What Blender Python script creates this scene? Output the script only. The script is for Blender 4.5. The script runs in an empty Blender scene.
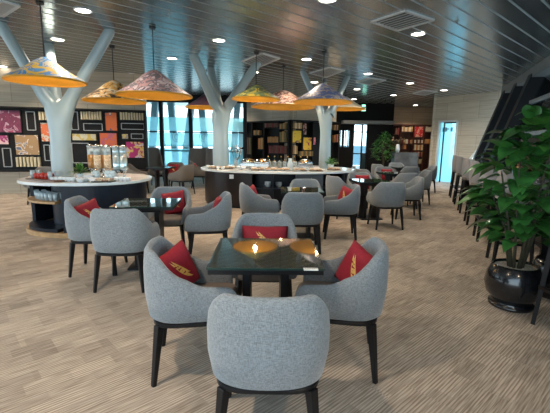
import bpy, bmesh, math, random
from mathutils import Vector, Matrix
random.seed(7)
SC = bpy.context.scene
COL = SC.collection
PI = math.pi
# ------------------------------------------------------------------ camera
F = 375.0; CAMH = 1.45; TP = 64/375.0; ROLL = 0.014
pit = math.atan(TP)
fwd = Vector((0, math.cos(pit), -math.sin(pit)))
_r0 = Vector((1, 0, 0)); _u0 = Vector((0, math.sin(pit), math.cos(pit)))
CR = _r0*math.cos(ROLL) + _u0*math.sin(ROLL)
CU = _u0*math.cos(ROLL) - _r0*math.sin(ROLL)
CP = Vector((0, 0, CAMH))
cd = bpy.data.cameras.new('camera'); cam = bpy.data.objects.new('camera', cd); COL.objects.link(cam)
cd.sensor_width = 36; cd.lens = F/550*36; cd.clip_end = 300; cd.clip_start = 0.05
M3 = Matrix((CR, CU, -fwd)).transposed()
cam.matrix_world = Matrix.Translation(CP) @ M3.to_4x4()
SC.camera = cam
def ray(px, py): return fwd + CR*((px-275)/F) - CU*((py-206.5)/F)
def Q(px, py, zc): return CP + ray(px, py)*zc
def PZ(px, py, z=0.0):
    r = ray(px, py); return CP + r*((z-CAMH)/r.z)
def PY(px, py, y):
    r = ray(px, py); return CP + r*(y/r.y)
def hit(px, py, p0, n):
    r = ray(px, py); return CP + r*((p0-CP).dot(n)/r.dot(n))
CEIL = 3.25
# ------------------------------------------------------------------ materials
_m = {}
def newmat(name):
    m = bpy.data.materials.new(name); m.use_nodes = True
    nt = m.node_tree; return m, nt, nt.nodes, nt.links, nt.nodes['Principled BSDF']
def mat(name, col, rough=.5, metal=0.0, var=.08, scale=30, bump=0.0, bscale=200, coat=0.0, spec=.5, sheen=0):
    if name in _m: return _m[name]
    m, nt, N, L, b = newmat(name)
    tc = N.new('ShaderNodeTexCoord'); nz = N.new('ShaderNodeTexNoise'); nz.inputs['Scale'].default_value = scale
    nz.inputs['Detail'].default_value = 3
    L.new(tc.outputs['Object'], nz.inputs['Vector'])
    rp = N.new('ShaderNodeValToRGB')
    rp.color_ramp.elements[0].position = .3; rp.color_ramp.elements[1].position = .7
    rp.color_ramp.elements[0].color = (*[c*(1-var) for c in col], 1)
    rp.color_ramp.elements[1].color = (*[min(1, c*(1+var)) for c in col], 1)
    L.new(nz.outputs['Fac'], rp.inputs['Fac']); L.new(rp.outputs['Color'], b.inputs['Base Color'])
    b.inputs['Roughness'].default_value = rough; b.inputs['Metallic'].default_value = metal
    b.inputs['Coat Weight'].default_value = coat; b.inputs['Specular IOR Level'].default_value = spec
    if sheen: b.inputs['Sheen Weight'].default_value = sheen
    if bump:
        n2 = N.new('ShaderNodeTexNoise'); n2.inputs['Scale'].default_value = bscale
        L.new(tc.outputs['Object'], n2.inputs['Vector'])
        bp = N.new('ShaderNodeBump'); bp.inputs['Strength'].default_value = bump; bp.inputs['Distance'].default_value = .003
        L.new(n2.outputs['Fac'], bp.inputs['Height']); L.new(bp.outputs['Normal'], b.inputs['Normal'])
    _m[name] = m; return m
def emis(name, col, s):
    if name in _m: return _m[name]
    m, nt, N, L, b = newmat(name)
    b.inputs['Base Color'].default_value = (*col, 1)
    b.inputs['Emission Color'].default_value = (*col, 1); b.inputs['Emission Strength'].default_value = s
    _m[name] = m; return m
def frosted(name, col, clear=.25):
    m, nt, N, L, b = newmat(name); N.remove(b)
    out = [n for n in N if n.type == 'OUTPUT_MATERIAL'][0]
    tl = N.new('ShaderNodeBsdfTranslucent'); tl.inputs['Color'].default_value = (*col, 1)
    tr = N.new('ShaderNodeBsdfTransparent'); tr.inputs['Color'].default_value = (*col, 1)
    gl = N.new('ShaderNodeBsdfGlossy'); gl.inputs['Roughness'].default_value = .15
    nz = N.new('ShaderNodeTexNoise'); nz.inputs['Scale'].default_value = .6
    ma = N.new('ShaderNodeMath'); ma.operation = 'MULTIPLY_ADD'; ma.inputs[1].default_value = .15; ma.inputs[2].default_value = clear
    L.new(nz.outputs['Fac'], ma.inputs[0])
    m1 = N.new('ShaderNodeMixShader'); L.new(ma.outputs[0], m1.inputs[0]); L.new(tl.outputs[0], m1.inputs[1]); L.new(tr.outputs[0], m1.inputs[2])
    m2 = N.new('ShaderNodeMixShader'); m2.inputs[0].default_value = .05
    L.new(m1.outputs[0], m2.inputs[1]); L.new(gl.outputs[0], m2.inputs[2]); L.new(m2.outputs[0], out.inputs[0])
    return m
def clearglass(name, col=(.9, .97, .98), refl=.06, tint_noise=True):
    m, nt, N, L, b = newmat(name); N.remove(b)
    out = [n for n in N if n.type == 'OUTPUT_MATERIAL'][0]
    tr = N.new('ShaderNodeBsdfTransparent'); tr.inputs['Color'].default_value = (*col, 1)
    gl = N.new('ShaderNodeBsdfGlossy'); gl.inputs['Roughness'].default_value = .02
    m2 = N.new('ShaderNodeMixShader'); fr = N.new('ShaderNodeFresnel'); fr.inputs[0].default_value = 1.45
    L.new(fr.outputs[0], m2.inputs[0])
    L.new(tr.outputs[0], m2.inputs[1]); L.new(gl.outputs[0], m2.inputs[2]); L.new(m2.outputs[0], out.inputs[0])
    return m
SL = math.atan2(690-275, 375)          # direction of the slats and carpet stripes, right of straight ahead
def carpet():
    m, nt, N, L, b = newmat('carpet')
    tc = N.new('ShaderNodeTexCoord'); mp = N.new('ShaderNodeMapping'); mp.inputs['Rotation'].default_value[2] = -(PI/2-SL)
    L.new(tc.outputs['Object'], mp.inputs['Vector'])
    def brick(sc, w, h, off):
        k = N.new('ShaderNodeTexBrick'); k.inputs['Scale'].default_value = sc; k.inputs['Brick Width'].default_value = w
        k.inputs['Row Height'].default_value = h; k.inputs['Mortar Size'].default_value = 0; k.offset = off; k.squash = 1
        k.inputs['Color1'].default_value = (0, 0, 0, 1); k.inputs['Color2'].default_value = (1, 1, 1, 1); k.inputs['Bias'].default_value = 0
        L.new(mp.outputs[0], k.inputs['Vector']); return k
    k1 = brick(1, .5, .25, .37); k2 = brick(1, .25, .125, .6); 
    sx = N.new('ShaderNodeSeparateXYZ'); L.new(mp.outputs[0], sx.inputs[0])
    n1 = N.new('ShaderNodeTexNoise'); n1.noise_dimensions = '2D'; n1.inputs['Scale'].default_value = 1; n1.inputs['Detail'].default_value = 2
    mp2 = N.new('ShaderNodeMapping'); mp2.inputs['Scale'].default_value = (5, 130, 1); L.new(mp.outputs[0], mp2.inputs[0]); L.new(mp2.outputs[0], n1.inputs['Vector'])
    wv = N.new('ShaderNodeMath'); wv.operation = 'MULTIPLY'; wv.inputs[1].default_value = 2*PI/.0195; L.new(sx.outputs[1], wv.inputs[0])
    ph = N.new('ShaderNodeMath'); ph.operation = 'ADD'; L.new(wv.outputs[0], ph.inputs[0]); 
    kp = N.new('ShaderNodeMath'); kp.operation = 'MULTIPLY'; kp.inputs[1].default_value = 9; L.new(k1.outputs['Color'], kp.inputs[0]); L.new(kp.outputs[0], ph.inputs[1])
    sn = N.new('ShaderNodeMath'); sn.operation = 'SINE'; L.new(ph.outputs[0], sn.inputs[0])
    am = N.new('ShaderNodeMapRange'); am.inputs[3].default_value = .05; am.inputs[4].default_value = .20; L.new(k2.outputs['Color'], am.inputs[0])
    mu = N.new('ShaderNodeMath'); mu.operation = 'MULTIPLY_ADD'; L.new(sn.outputs[0], mu.inputs[0]); L.new(am.outputs[0], mu.inputs[1]); L.new(n1.outputs['Fac'], mu.inputs[2])
    rp = N.new('ShaderNodeValToRGB'); e = rp.color_ramp.elements; e[0].position = .30; e[1].position = .70
    e[0].color = (.29, .24, .19, 1); e[1].color = (.61, .53, .44, 1); L.new(mu.outputs[0], rp.inputs['Fac'])
    mx = N.new('ShaderNodeMixRGB'); mx.blend_type = 'MULTIPLY'; mx.inputs[0].default_value = 1
    ad = N.new('ShaderNodeMath'); ad.operation = 'ADD'; L.new(k1.outputs['Color'], ad.inputs[0]); L.new(k2.outputs['Color'], ad.inputs[1])
    mr = N.new('ShaderNodeMapRange'); mr.inputs[1].default_value = 0; mr.inputs[2].default_value = 2; mr.inputs[3].default_value = .66; mr.inputs[4].default_value = 1.14
    L.new(ad.outputs[0], mr.inputs[0]); L.new(rp.outputs[0], mx.inputs[1]); L.new(mr.outputs[0], mx.inputs[2])
    L.new(mx.outputs[0], b.inputs['Base Color']); b.inputs['Roughness'].default_value = .95; b.inputs['Specular IOR Level'].default_value = .15
    return m
def travertine(name, col, k=1):
    m, nt, N, L, b = newmat(name)
    tc = N.new('ShaderNodeTexCoord'); mp = N.new('ShaderNodeMapping'); mp.inputs['Scale'].default_value = (.6, .6, 14); L.new(tc.outputs['Object'], mp.inputs[0])
    nz = N.new('ShaderNodeTexNoise'); nz.inputs['Scale'].default_value = 1.5; nz.inputs['Detail'].default_value = 5; L.new(mp.outputs[0], nz.inputs[0])
    rp = N.new('ShaderNodeValToRGB'); e = rp.color_ramp.elements; e[0].position = .3; e[1].position = .7
    e[0].color = (*[c*.78 for c in col], 1); e[1].color = (*[c*1.1 for c in col], 1)
    L.new(nz.outputs[0], rp.inputs[0])
    br = N.new('ShaderNodeTexBrick'); br.inputs['Scale'].default_value = 1; br.inputs['Brick Width'].default_value = 1.2; br.inputs['Row Height'].default_value = .6
    br.inputs['Mortar Size'].default_value = .006; br.inputs['Color1'].default_value = (1, 1, 1, 1); br.inputs['Color2'].default_value = (.9, .9, .9, 1); br.inputs['Mortar'].default_value = (.55, .52, .48, 1)
    sx = N.new('ShaderNodeSeparateXYZ'); cb = N.new('ShaderNodeCombineXYZ'); L.new(tc.outputs['Object'], sx.inputs[0])
    ad = N.new('ShaderNodeMath'); ad.operation = 'ADD'; L.new(sx.outputs[0], ad.inputs[0]); L.new(sx.outputs[1], ad.inputs[1])
    L.new(ad.outputs[0], cb.inputs[0]); L.new(sx.outputs[2], cb.inputs[1]); L.new(cb.outputs[0], br.inputs['Vector'])
    mx = N.new('ShaderNodeMixRGB'); mx.blend_type = 'MULTIPLY'; mx.inputs[0].default_value = 1
    L.new(rp.outputs[0], mx.inputs[1]); L.new(br.outputs[0], mx.inputs[2]); L.new(mx.outputs[0], b.inputs['Base Color'])
    b.inputs['Roughness'].default_value = .45; return m
def blotch(name, cols, scale=6, rough=.5, seed=0, pos=None):
    m, nt, N, L, b = newmat(name)
    tc = N.new('ShaderNodeTexCoord'); mp = N.new('ShaderNodeMapping'); mp.inputs['Location'].default_value = (seed*3.7, seed*1.3, seed*2.1)
    L.new(tc.outputs['Object'], mp.inputs[0])
    nz = N.new('ShaderNodeTexNoise'); nz.inputs['Scale'].default_value = scale; nz.inputs['Detail'].default_value = 2.5; nz.inputs['Distortion'].default_value = 1.0
    L.new(mp.outputs[0], nz.inputs[0])
    rp = N.new('ShaderNodeValToRGB'); rp.color_ramp.interpolation = 'CONSTANT'; cr = rp.color_ramp
    n = len(cols)
    for i, c in enumerate(cols):
        p = pos[i] if pos else (0 if i == 0 else (.32 + .36*(i-1)/max(1, n-2) if 'hat' in name or 'peb' in name else .30 + .20*(i > 1) + .16*max(0, i-2)/max(1, n-3)))
        if i < 2: e = cr.elements[i]; e.position = p
        else: e = cr.elements.new(p)
        e.color = (*c, 1)
    L.new(nz.outputs[0], rp.inputs[0]); L.new(rp.outputs[0], b.inputs['Base Color']); b.inputs['Roughness'].default_value = rough
    return m
def weave(name, ca, cb):
    m, nt, N, L, b = newmat(name)
    tc = N.new('ShaderNodeTexCoord'); outs = []
    for sc in ((60, 60, 420), (420, 420, 60)):
        mp = N.new('ShaderNodeMapping'); mp.inputs['Scale'].default_value = sc; L.new(tc.outputs['Object'], mp.inputs[0])
        nz = N.new('ShaderNodeTexNoise'); nz.inputs['Scale'].default_value = 1; nz.inputs['Detail'].default_value = 1; L.new(mp.outputs[0], nz.inputs[0]); outs.append(nz)
    ad = N.new('ShaderNodeMath'); ad.operation = 'ADD'; L.new(outs[0].outputs[0], ad.inputs[0]); L.new(outs[1].outputs[0], ad.inputs[1])
    hf = N.new('ShaderNodeMath'); hf.operation = 'MULTIPLY'; hf.inputs[1].default_value = .5; L.new(ad.outputs[0], hf.inputs[0])
    rp = N.new('ShaderNodeValToRGB'); e = rp.color_ramp.elements; e[0].position = .38; e[1].position = .62; e[0].color = (*ca, 1); e[1].color = (*cb, 1)
    L.new(hf.outputs[0], rp.inputs[0]); L.new(rp.outputs[0], b.inputs['Base Color'])
    b.inputs['Roughness'].default_value = .92; b.inputs['Sheen Weight'].default_value = .3; b.inputs['Specular IOR Level'].default_value = .2
    bp = N.new('ShaderNodeBump'); bp.inputs['Strength'].default_value = .4; bp.inputs['Distance'].default_value = .002
    L.new(hf.outputs[0], bp.inputs['Height']); L.new(bp.outputs['Normal'], b.inputs['Normal']); return m
FAB = weave('grey_fabric', (.145, .162, .172), (.285, .308, .322))
FAB2 = mat('taupe_fabric', (.21, .175, .15), .9, var=.14, scale=220, bump=.4, bscale=400)
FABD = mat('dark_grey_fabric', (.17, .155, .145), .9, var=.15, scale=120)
BLK = mat('black_wood', (.008, .008, .009), .4, var=.2, scale=20, spec=.3)
BLKM = mat('black_metal', (.008, .008, .010), .45, var=.2, metal=.0, spec=.25)
RED = mat('red_fabric', (.30, .008, .022), .75, var=.12, scale=60, bump=.2)
GOLD = mat('gold_print', (.75, .45, .12), .5)
NAVY = mat('navy_panel', (.006, .010, .018), .35, var=.15, scale=8, spec=.3)
ESP = mat('espresso_wood', (.014, .008, .007), .35, var=.3, scale=6, spec=.3)
GREYP = mat('grey_panel', (.075, .085, .10), .3, var=.1, scale=4)
MARB = mat('white_marble', (.72, .76, .76), .15, var=.08, scale=5)
WOOD = mat('light_wood', (.42, .25, .11), .5, var=.2, scale=15)
WOODD = mat('brown_wood', (.14, .06, .03), .4, var=.25, scale=12)
WHT = mat('white_china', (.75, .77, .78), .2, var=.03)
STEEL = mat('steel', (.55, .57, .58), .2, metal=1, var=.05)
GLASSY = clearglass('drinking_glass', (.8, .88, .9))
GLASST = mat('dark_glass_top', (.050, .055, .045), .04, var=.15, scale=14, spec=.7, coat=.3)
GREEN = mat('glass_edge', (.015, .05, .04), .15)
COLM = mat('painted_column', (.29, .365, .385), .28, var=.04, scale=3, coat=.3)
CREAM = mat('cream_cover', (.55, .46, .30), .7, var=.12, scale=4)
LEAF = mat('leaf', (.045, .17, .035), .28, var=.5, scale=9, coat=.2)
LEAFL = mat('light_leaf', (.07, .22, .035), .4, var=.4, scale=9)
STEM = mat('stem', (.05, .045, .025), .8)
POT = mat('black_glazed_pot', (.008, .009, .011), .22, var=.1, coat=.5)
PEB = blotch('pebbles', [(.16, .13, .1), (.5, .46, .4), (.72, .7, .65), (.35, .3, .25)], 45, .7)
DARKW = mat('dark_shelf_wood', (.010, .009, .009), .6, var=.2, scale=7, spec=.2)
REDW = mat('red_shelf_wood', (.07, .018, .012), .4, var=.25, scale=7)
BEI = travertine('travertine', (.42, .345, .25))
WINE = mat('dark_wall_paint', (.007, .006, .006), .6, spec=.2)
# ------------------------------------------------------------------ mesh helpers
class MB:
    def __init__(s): s.bm = bmesh.new()
    def box(s, c, d, rz=0, M=None):
        r = bmesh.ops.create_cube(s.bm, size=1)['verts']
        T = Matrix.Translation(Vector(c)) @ Matrix.Rotation(rz, 4, 'Z') @ Matrix.Diagonal((*d, 1))
        if M is not None: T = M @ T
        bmesh.ops.transform(s.bm, matrix=T, verts=r); return r
    def bar(s, a, b, w, d=None, up=Vector((0, 0, 1)), w2=None, d2=None):
        a = Vector(a); b = Vector(b); z = (b-a).normalized(); d = d or w; w2 = w2 or w; d2 = d2 or d
        x = up.cross(z)
        if x.length < 1e-4: x = Vector((1, 0, 0))
        x.normalize(); y = z.cross(x)
        vs = []
        for p, ww, dd in ((a, w, d), (b, w2, d2)):
            for i, j in ((-1, -1), (1, -1), (1, 1), (-1, 1)): vs.append(s.bm.verts.new(p + x*(i*ww/2) + y*(j*dd/2)))
        for f in ((3, 2, 1, 0), (4, 5, 6, 7), (0, 1, 5, 4), (1, 2, 6, 5), (2, 3, 7, 6), (3, 0, 4, 7)): s.bm.faces.new([vs[k] for k in f])
    def tube(s, pts, rad, n=12, cap=True):
        pts = [Vector(p) for p in pts]
        if not hasattr(rad, '__len__'): rad = [rad]*len(pts)
        rings = []; pr = None
        for i, p in enumerate(pts):
            t = (pts[min(i+1, len(pts)-1)] - pts[max(i-1, 0)]).normalized()
            if pr is None: x = Vector((0, 1, 0)) if abs(t.z) > .8 else Vector((0, 0, 1)).cross(t)
            else: x = pr
            x = (x - t*x.dot(t)).normalized(); pr = x; y = t.cross(x)
            rings.append([s.bm.verts.new(p + (x*math.cos(2*PI*k/n) + y*math.sin(2*PI*k/n))*rad[i]) for k in range(n)])
        for a, b in zip(rings, rings[1:]):
            for k in range(n): s.bm.faces.new((a[k], a[(k+1) % n], b[(k+1) % n], b[k]))
        if cap: s.bm.faces.new(rings[0][::-1]); s.bm.faces.new(rings[-1])
    def lathe(s, prof, c=(0, 0, 0), n=32, sx=1, sy=1):
        c = Vector(c); rings = []
        for r, z in prof:
            if r < 1e-5: rings.append([s.bm.verts.new(c + Vector((0, 0, z)))])
            else: rings.append([s.bm.verts.new(c + Vector((r*sx*math.cos(2*PI*k/n), r*sy*math.sin(2*PI*k/n), z))) for k in range(n)])
        for a, b in zip(rings, rings[1:]):
            for k in range(n):
                k2 = (k+1) % n
                if len(a) == 1 and len(b) == 1: continue
                if len(a) == 1: s.bm.faces.new((a[0], b[k2], b[k]))
                elif len(b) == 1: s.bm.faces.new((a[k], a[k2], b[0]))
                else: s.bm.faces.new((a[k], a[k2], b[k2], b[k]))
    def prism(s, poly, z0, z1):
        a = [s.bm.verts.new((x, y, z0)) for x, y in poly]; b = [s.bm.verts.new((x, y, z1)) for x, y in poly]
        s.bm.faces.new(a[::-1]); s.bm.faces.new(b)
        for i in range(len(poly)): s.bm.faces.new((a[i], a[(i+1) % len(poly)], b[(i+1) % len(poly)], b[i]))
    def build(s, name, m, parent=None, smooth=False, bevel=0, sub=0, loc=None, seg=2):
        bmesh.ops.recalc_face_normals(s.bm, faces=s.bm.faces[:])
        me = bpy.data.meshes.new(name); s.bm.to_mesh(me); s.bm.free()
        o = bpy.data.objects.new(name, me); COL.objects.link(o)
        for x in (m if isinstance(m, (list, tuple)) else [m]): me.materials.append(x)
        if parent: o.parent = parent
        if loc is not None: o.location = loc
        if bevel:
            b = o.modifiers.new('b', 'BEVEL'); b.width = bevel; b.segments = seg; b.limit_method = 'ANGLE'
        if sub:
            b = o.modifiers.new('s', 'SUBSURF'); b.levels = sub; b.render_levels = sub
        if smooth:
            for p in me.polygons: p.use_smooth = True
        return o
def tag(o, label, cat, group=None, kind=None):
    if label: o['label'] = label
    if cat: o['category'] = cat
    if group: o['group'] = group
    if kind: o['kind'] = kind
    return o
def empty(name, loc, rz=0, label=None, cat=None, group=None, kind=None):
    o = bpy.data.objects.new(name, None); COL.objects.link(o); o.location = loc; o.rotation_euler = (0, 0, rz); o.empty_display_size = .1
    return tag(o, label, cat, group, kind)
def struct(o): o['kind'] = 'structure'; return o
def dup(root, loc, rz=0, label=None, group=None, cat=None):
    ch = list(root.children); r = root.copy(); COL.objects.link(r); r.location = loc; r.rotation_euler = (0, 0, rz)
    if label: r['label'] = label
    if group: r['group'] = group
    for c in ch:
        g = list(c.children); d = c.copy(); COL.objects.link(d); d.parent = r
        for e in g:
            h = e.copy(); COL.objects.link(h); h.parent = d
    return r
class Maker:
    """first call moves the prototype itself, later calls copy it"""
    def __init__(s, fn): s.fn = fn; s.p = None
    def __call__(s, loc, rz=0, label=None, group=None):
        if s.p is None:
            s.p = s.fn(); s.p.location = loc; s.p.rotation_euler = (0, 0, rz)
            if label: s.p['label'] = label
            if group: s.p['group'] = group
            return s.p
        return dup(s.p, loc, rz, label, group)
# ------------------------------------------------------------------ the facade line on the right
U = Vector((.3495, .937, 0)); NN = Vector((.937, -.3495, 0))
S0 = Vector((2.1, 2.9, 0))
def FP(y, off, z=0):        # point at forward distance y along the stool line, pushed out by off
    b = S0 + U*((y-2.9)/.937); return Vector((b.x, b.y, z)) + NN*off
SILL, TOPO, SILLZ = .80, 1.68, .92
# ------------------------------------------------------------------ floor and ceiling
C1 = PZ(434, 97.7, CEIL); C2 = PZ(508, 90.5, CEIL)
fb = MB(); fb.box((-2, 8, -.05), (34, 34, .1)); fl = struct(fb.build('floor', carpet()))
A = FP(-3, TOPO-.05); B = FP(13.4, TOPO-.05)
poly = [Vector((A.x, A.y)), Vector((B.x, B.y)), Vector((9.2, 20.5)), Vector((-4, 20.5)), Vector((-14, 16)), Vector((-14, -3))]
def clipline(p, d):
    t0, t1 = -1e9, 1e9
    cx = sum(q.x for q in poly)/len(poly); cy = sum(q.y for q in poly)/len(poly)
    for i in range(len(poly)):
        a, b = poly[i], poly[(i+1) % len(poly)]; n = Vector((-(b-a).y, (b-a).x))
        if n.dot(Vector((cx, cy))-a) < 0: n = -n
        den = n.dot(d); num = n.dot(p-a)
        if abs(den) < 1e-9:
            if num < 0: return None
            continue
        t = -num/den
        if den > 0: t0 = max(t0, t)
        else: t1 = min(t1, t)
    return (t0, t1) if t1 > t0 + .05 else None
SD = Vector((math.sin(SL), math.cos(SL))); SP = Vector((math.cos(SL), -math.sin(SL)))
mb = MB(); W = .28
k = -100
while k < 110:
    # slat profile: flat face with upturned bevelled edges
    c = SP*(k*W)
    r = clipline(c, SD)
    if r:
        a = c + SD*r[0]; b = c + SD*r[1]
        prof = [(-W/2+.003, .03), (-W/2+.006, .012), (-W/2+.018, 0), (W/2-.018, 0), (W/2-.006, .012), (W/2-.003, .03)]
        va = [mb.bm.verts.new((a.x+SP.x*u, a.y+SP.y*u, CEIL+z)) for u, z in prof]
        vb = [mb.bm.verts.new((b.x+SP.x*u, b.y+SP.y*u, CEIL+z)) for u, z in prof]
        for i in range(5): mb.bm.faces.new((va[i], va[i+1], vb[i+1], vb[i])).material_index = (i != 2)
    k += 1
CEM = mat('ceiling_metal', (.31, .345, .36), .22, metal=.8, var=.06, scale=2)
ce = struct(mb.build('ceiling', [CEM, mat('slat_edge_highlight', (.36, .38, .38), .4)]))  # lighter bevel colour paints in the bright lines of edges catching light
mb = MB(); mb.prism([(q.x, q.y) for q in poly], CEIL+.036, CEIL+.3)
struct(mb.build('ceiling', mat('ceiling_joint', (.5, .5, .48), .6)))
# bulkhead beam along the facade top
mb = MB(); a = FP(-3, TOPO-.12, CEIL-.12); b = FP(12.75, TOPO-.12, CEIL-.12); mb.bar(a, b, .35, .24)
struct(mb.build('trim_1', mat('bulkhead_paint', (.2, .215, .22), .4), bevel=.01))
# ------------------------------------------------------------------ left wall with its long shelf panel
LW0 = PY(-60, 150, 9.5); LW1 = PY(147.5, 150, 10.6)
LW0.z = LW1.z = 0
ld = (LW1-LW0).normalized(); ln = Vector((ld.y, -ld.x, 0))       # towards the room
if ln.y > 0: ln = -ln
lang = math.atan2(ld.y, ld.x)
LX = (LW1-LW0).length
mb = MB(); mb.box((LX/2-2, .15+.09, CEIL/2), (LX+4-.02, .2, CEIL))
o = struct(mb.build('wall_left', BEI)); o.location = LW0; o.rotation_euler = (0, 0, lang)
LR = empty('display_wall_panel', LW0, lang, 'long black panelled display shelf mounted on the beige left wall', 'shelf')
REFX = 60.0
def lhit(px, py):
    """pixel on the panel -> local (x along wall, z), with the picture's slant taken out"""
    h = hit(px, py, LW0, ln); x = (h-LW0).dot(ld)
    h2 = hit(REFX, py-(px-REFX)*.052, LW0, ln); return x, h2.z
_, PT = lhit(0, 105); _, PB = lhit(0, 168.3)
mb = MB(); mb.box((LX/2-.5, .10, (PT+PB)/2), (LX+1, .06, PT-PB)); mb.build('back_panel', DARKW, LR)
mb = MB()
mb.box((LX/2-.5, 0, PT-.02), (LX+1, .22, .04)); mb.box((LX/2-.5, 0, PB+.02), (LX+1, .22, .04)); mb.box((LX-.03, 0, (PT+PB)/2), (.06, .22, PT-PB))
mb.build('outer_frame', DARKW, LR, bevel=.005)
def rect(x0, y0, x1, y1):
    a = lhit(x0, y0); b = lhit(x1, y1)
    xm = (a[0]+b[0])/2; c = lhit((x0+x1)/2, y0)[1]; d = lhit((x0+x1)/2, y1)[1]
    return a[0], b[0], d, c
def lw(x, y, z): return LW0 + ld*x - ln*y + Vector((0, 0, z))
TRIMM = mat('silver_trim', (.35, .36, .36), .4)
for r in [(25, 111, 35, 129), (1, 146, 11, 164), (43, 144.5, 50, 160), (70, 112, 78, 130), (83, 124.5, 102, 131.5), (121, 125.5, 144, 131.5), (71, 144, 89, 164), (131, 136.5, 143, 141.5)]:
    x0, x1, z0, z1 = rect(*r); w = .018
    mb = MB()
    for (cx, cz, dx, dz) in (((x0+x1)/2, z0, x1-x0, w), ((x0+x1)/2, z1, x1-x0, w), (x0, (z0+z1)/2, w, z1-z0), (x1, (z0+z1)/2, w, z1-z0)):
        mb.box((cx, .06, cz), (dx, .03, dz))
    mb.box(((x0+x1)/2, .065, (z0+z1)/2), (x1-x0-.05, .02, z1-z0-.05))
    mb.build('raised_panel', [TRIMM], LR) if False else None
    fr = MB()
    for (cx, cz, dx, dz) in (((x0+x1)/2, z0, x1-x0, w), ((x0+x1)/2, z1, x1-x0, w), (x0, (z0+z1)/2, w, z1-z0), (x1, (z0+z1)/2, w, z1-z0)):
        fr.box((cx, .055, cz), (dx, .03, dz))
    fr.build('inlay_frame', TRIMM, LR)
pics = [
 ((-16, 108, 22, 131), 'maroon floral picture at the far left of the display wall', [(.16, .02, .06), (.16, .02, .06), (.13, .015, .05), (.4, .25, .3), (.3, .04, .1)]),
 ((-8, 132.5, 9, 142.5), 'small magenta picture low at the left end of the display wall', [(.3, .02, .12), (.3, .02, .12), (.6, .4, .4), (.35, .05, .2)]),
 ((13, 133, 40, 154), 'tan floral picture above the lower row of books, left of the column', [(.33, .2, .09), (.33, .2, .09), (.33, .2, .09), (.6, .5, .4), (.10, .12, .2), (.4, .15, .1)]),
 ((39, 121.5, 52, 141.5), 'orange picture half hidden by the big column', [(.6, .13, .04), (.6, .13, .04), (.5, .45, .35), (.08, .08, .12)]),
 ((71, 134, 97, 142), 'long narrow yellow floral picture right of the big column', [(.55, .38, .08), (.55, .38, .08), (.55, .5, .35), (.3, .2, .05)]),
 ((104, 113, 118, 133), 'upright orange picture with a blue figure between two book rows', [(.62, .13, .03), (.62, .13, .03), (.62, .13, .03), (.07, .08, .16), (.5, .4, .3)]),
 ((98.5, 134, 118, 150), 'orange and pink picture behind the cereal dispensers', [(.62, .12, .04), (.62, .12, .04), (.45, .1, .15), (.5, .4, .35)]),
 ((121, 135.5, 129, 142), 'little pale yellow picture near the right end of the display wall', [(.55, .45, .15), (.55, .45, .15), (.3, .25, .2)]),
 ((125, 144, 145, 162), 'magenta floral picture at the right end of the display wall', [(.36, .01, .12), (.36, .01, .12), (.6, .4, .1), (.5, .4, .5), (.1, .05, .2)])]
for i, (r, lab, cols) in enumerate(pics):
    x0, x1, z0, z1 = rect(*r); P = lw((x0+x1)/2, .04, (z0+z1)/2)
    E = empty('framed_picture', P, lang, lab, 'picture', 'pictures on the left display wall')
    mb = MB(); mb.box((0, -.005, 0), (x1-x0-.02, .02, z1-z0-.02)); mb.build('canvas', blotch('art_%d' % i, cols, 5.5, .6, i+1), E)
    mb = MB(); w = .02
    for (cx, cz, dx, dz) in ((0, (z1-z0)/2-w/2, x1-x0, w), (0, -(z1-z0)/2+w/2, x1-x0, w), ((x1-x0)/2-w/2, 0, w, z1-z0), (-(x1-x0)/2+w/2, 0, w, z1-z0)): mb.box((cx, 0, cz), (dx, .04, dz))
    mb.build('frame', DARKW, E)
def mkbook():
    mb = MB(); mb.box((0, 0, .5), (1, 1, 1)); return mb
def book(loc, rz, w, d, h, m, label, group):
    mb = MB(); mb.box((0, 0, h/2), (w, d, h)); o = mb.build('book', m, None, loc=loc, bevel=.003, seg=1); o.rotation_euler = (0, 0, rz)
    return tag(o, label, 'book', group)
rows = [((38, 111, 48, 119.5), 'just left of the big column', 3), ((15, 155, 41, 165), 'in the lower row left of the column', 7), ((80, 112, 102, 120.5), 'on the top row right of the column', 8), ((119.5, 114, 144, 122), 'on the top row at the right end of the display wall', 9)]
for r, lab, n in rows:
    x0, x1, z0, z1 = rect(*r)
    sh = MB(); sh.box(((x0+x1)/2, .02, z0-.01), (x1-x0, .14, .02)); sh.build('ledge', DARKW, LR)
    st = (x1-x0)/n
    for i in range(n):
        book(lw(x0+st*(i+.5), .02, z0), lang, st*.62, .10, (z1-z0)*random.uniform(.93, 1), CREAM, 'cream spined book standing ' + lab, 'cream books ' + lab)
# ------------------------------------------------------------------ left window wall
WY = 15.4
x0 = PY(140, 150, WY).x; x1 = PY(246, 150, WY).x
WT = PY(225, 101, WY).z
mb = MB(); mb.box(((x0+x1)/2, WY+.05, (WT+CEIL)/2), (x1-x0+.4, .3, CEIL-WT+.1)); struct(mb.build('wall_back', WINE))
FR = frosted('frosted_glass', (.60, .93, 1.0), .45); CG = clearglass('window_glass')
rowsz = [PY(190, y, WY).z for y in (162, 148.6, 146.6, 133, 131.2, 117.3)]
W1 = struct(empty('window_1', ((x0+x1)/2, WY, 0)))
cx = (x0+x1)/2
mx_ = [140, 162.5, 191.5, 219, 245]
xs = [PY(p, 150, WY).x - cx for p in mx_]
for i, x in enumerate(xs):
    mb = MB(); mb.box((x, 0, WT/2), (.14, .16, WT)); mb.build('mullion', BLKM, W1)
mb = MB(); mb.box((0, 0, .12), (x1-x0, .16, .24)); mb.box((0, 0, WT-.04), (x1-x0, .16, .08)); mb.build('rail', BLKM, W1)
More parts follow.
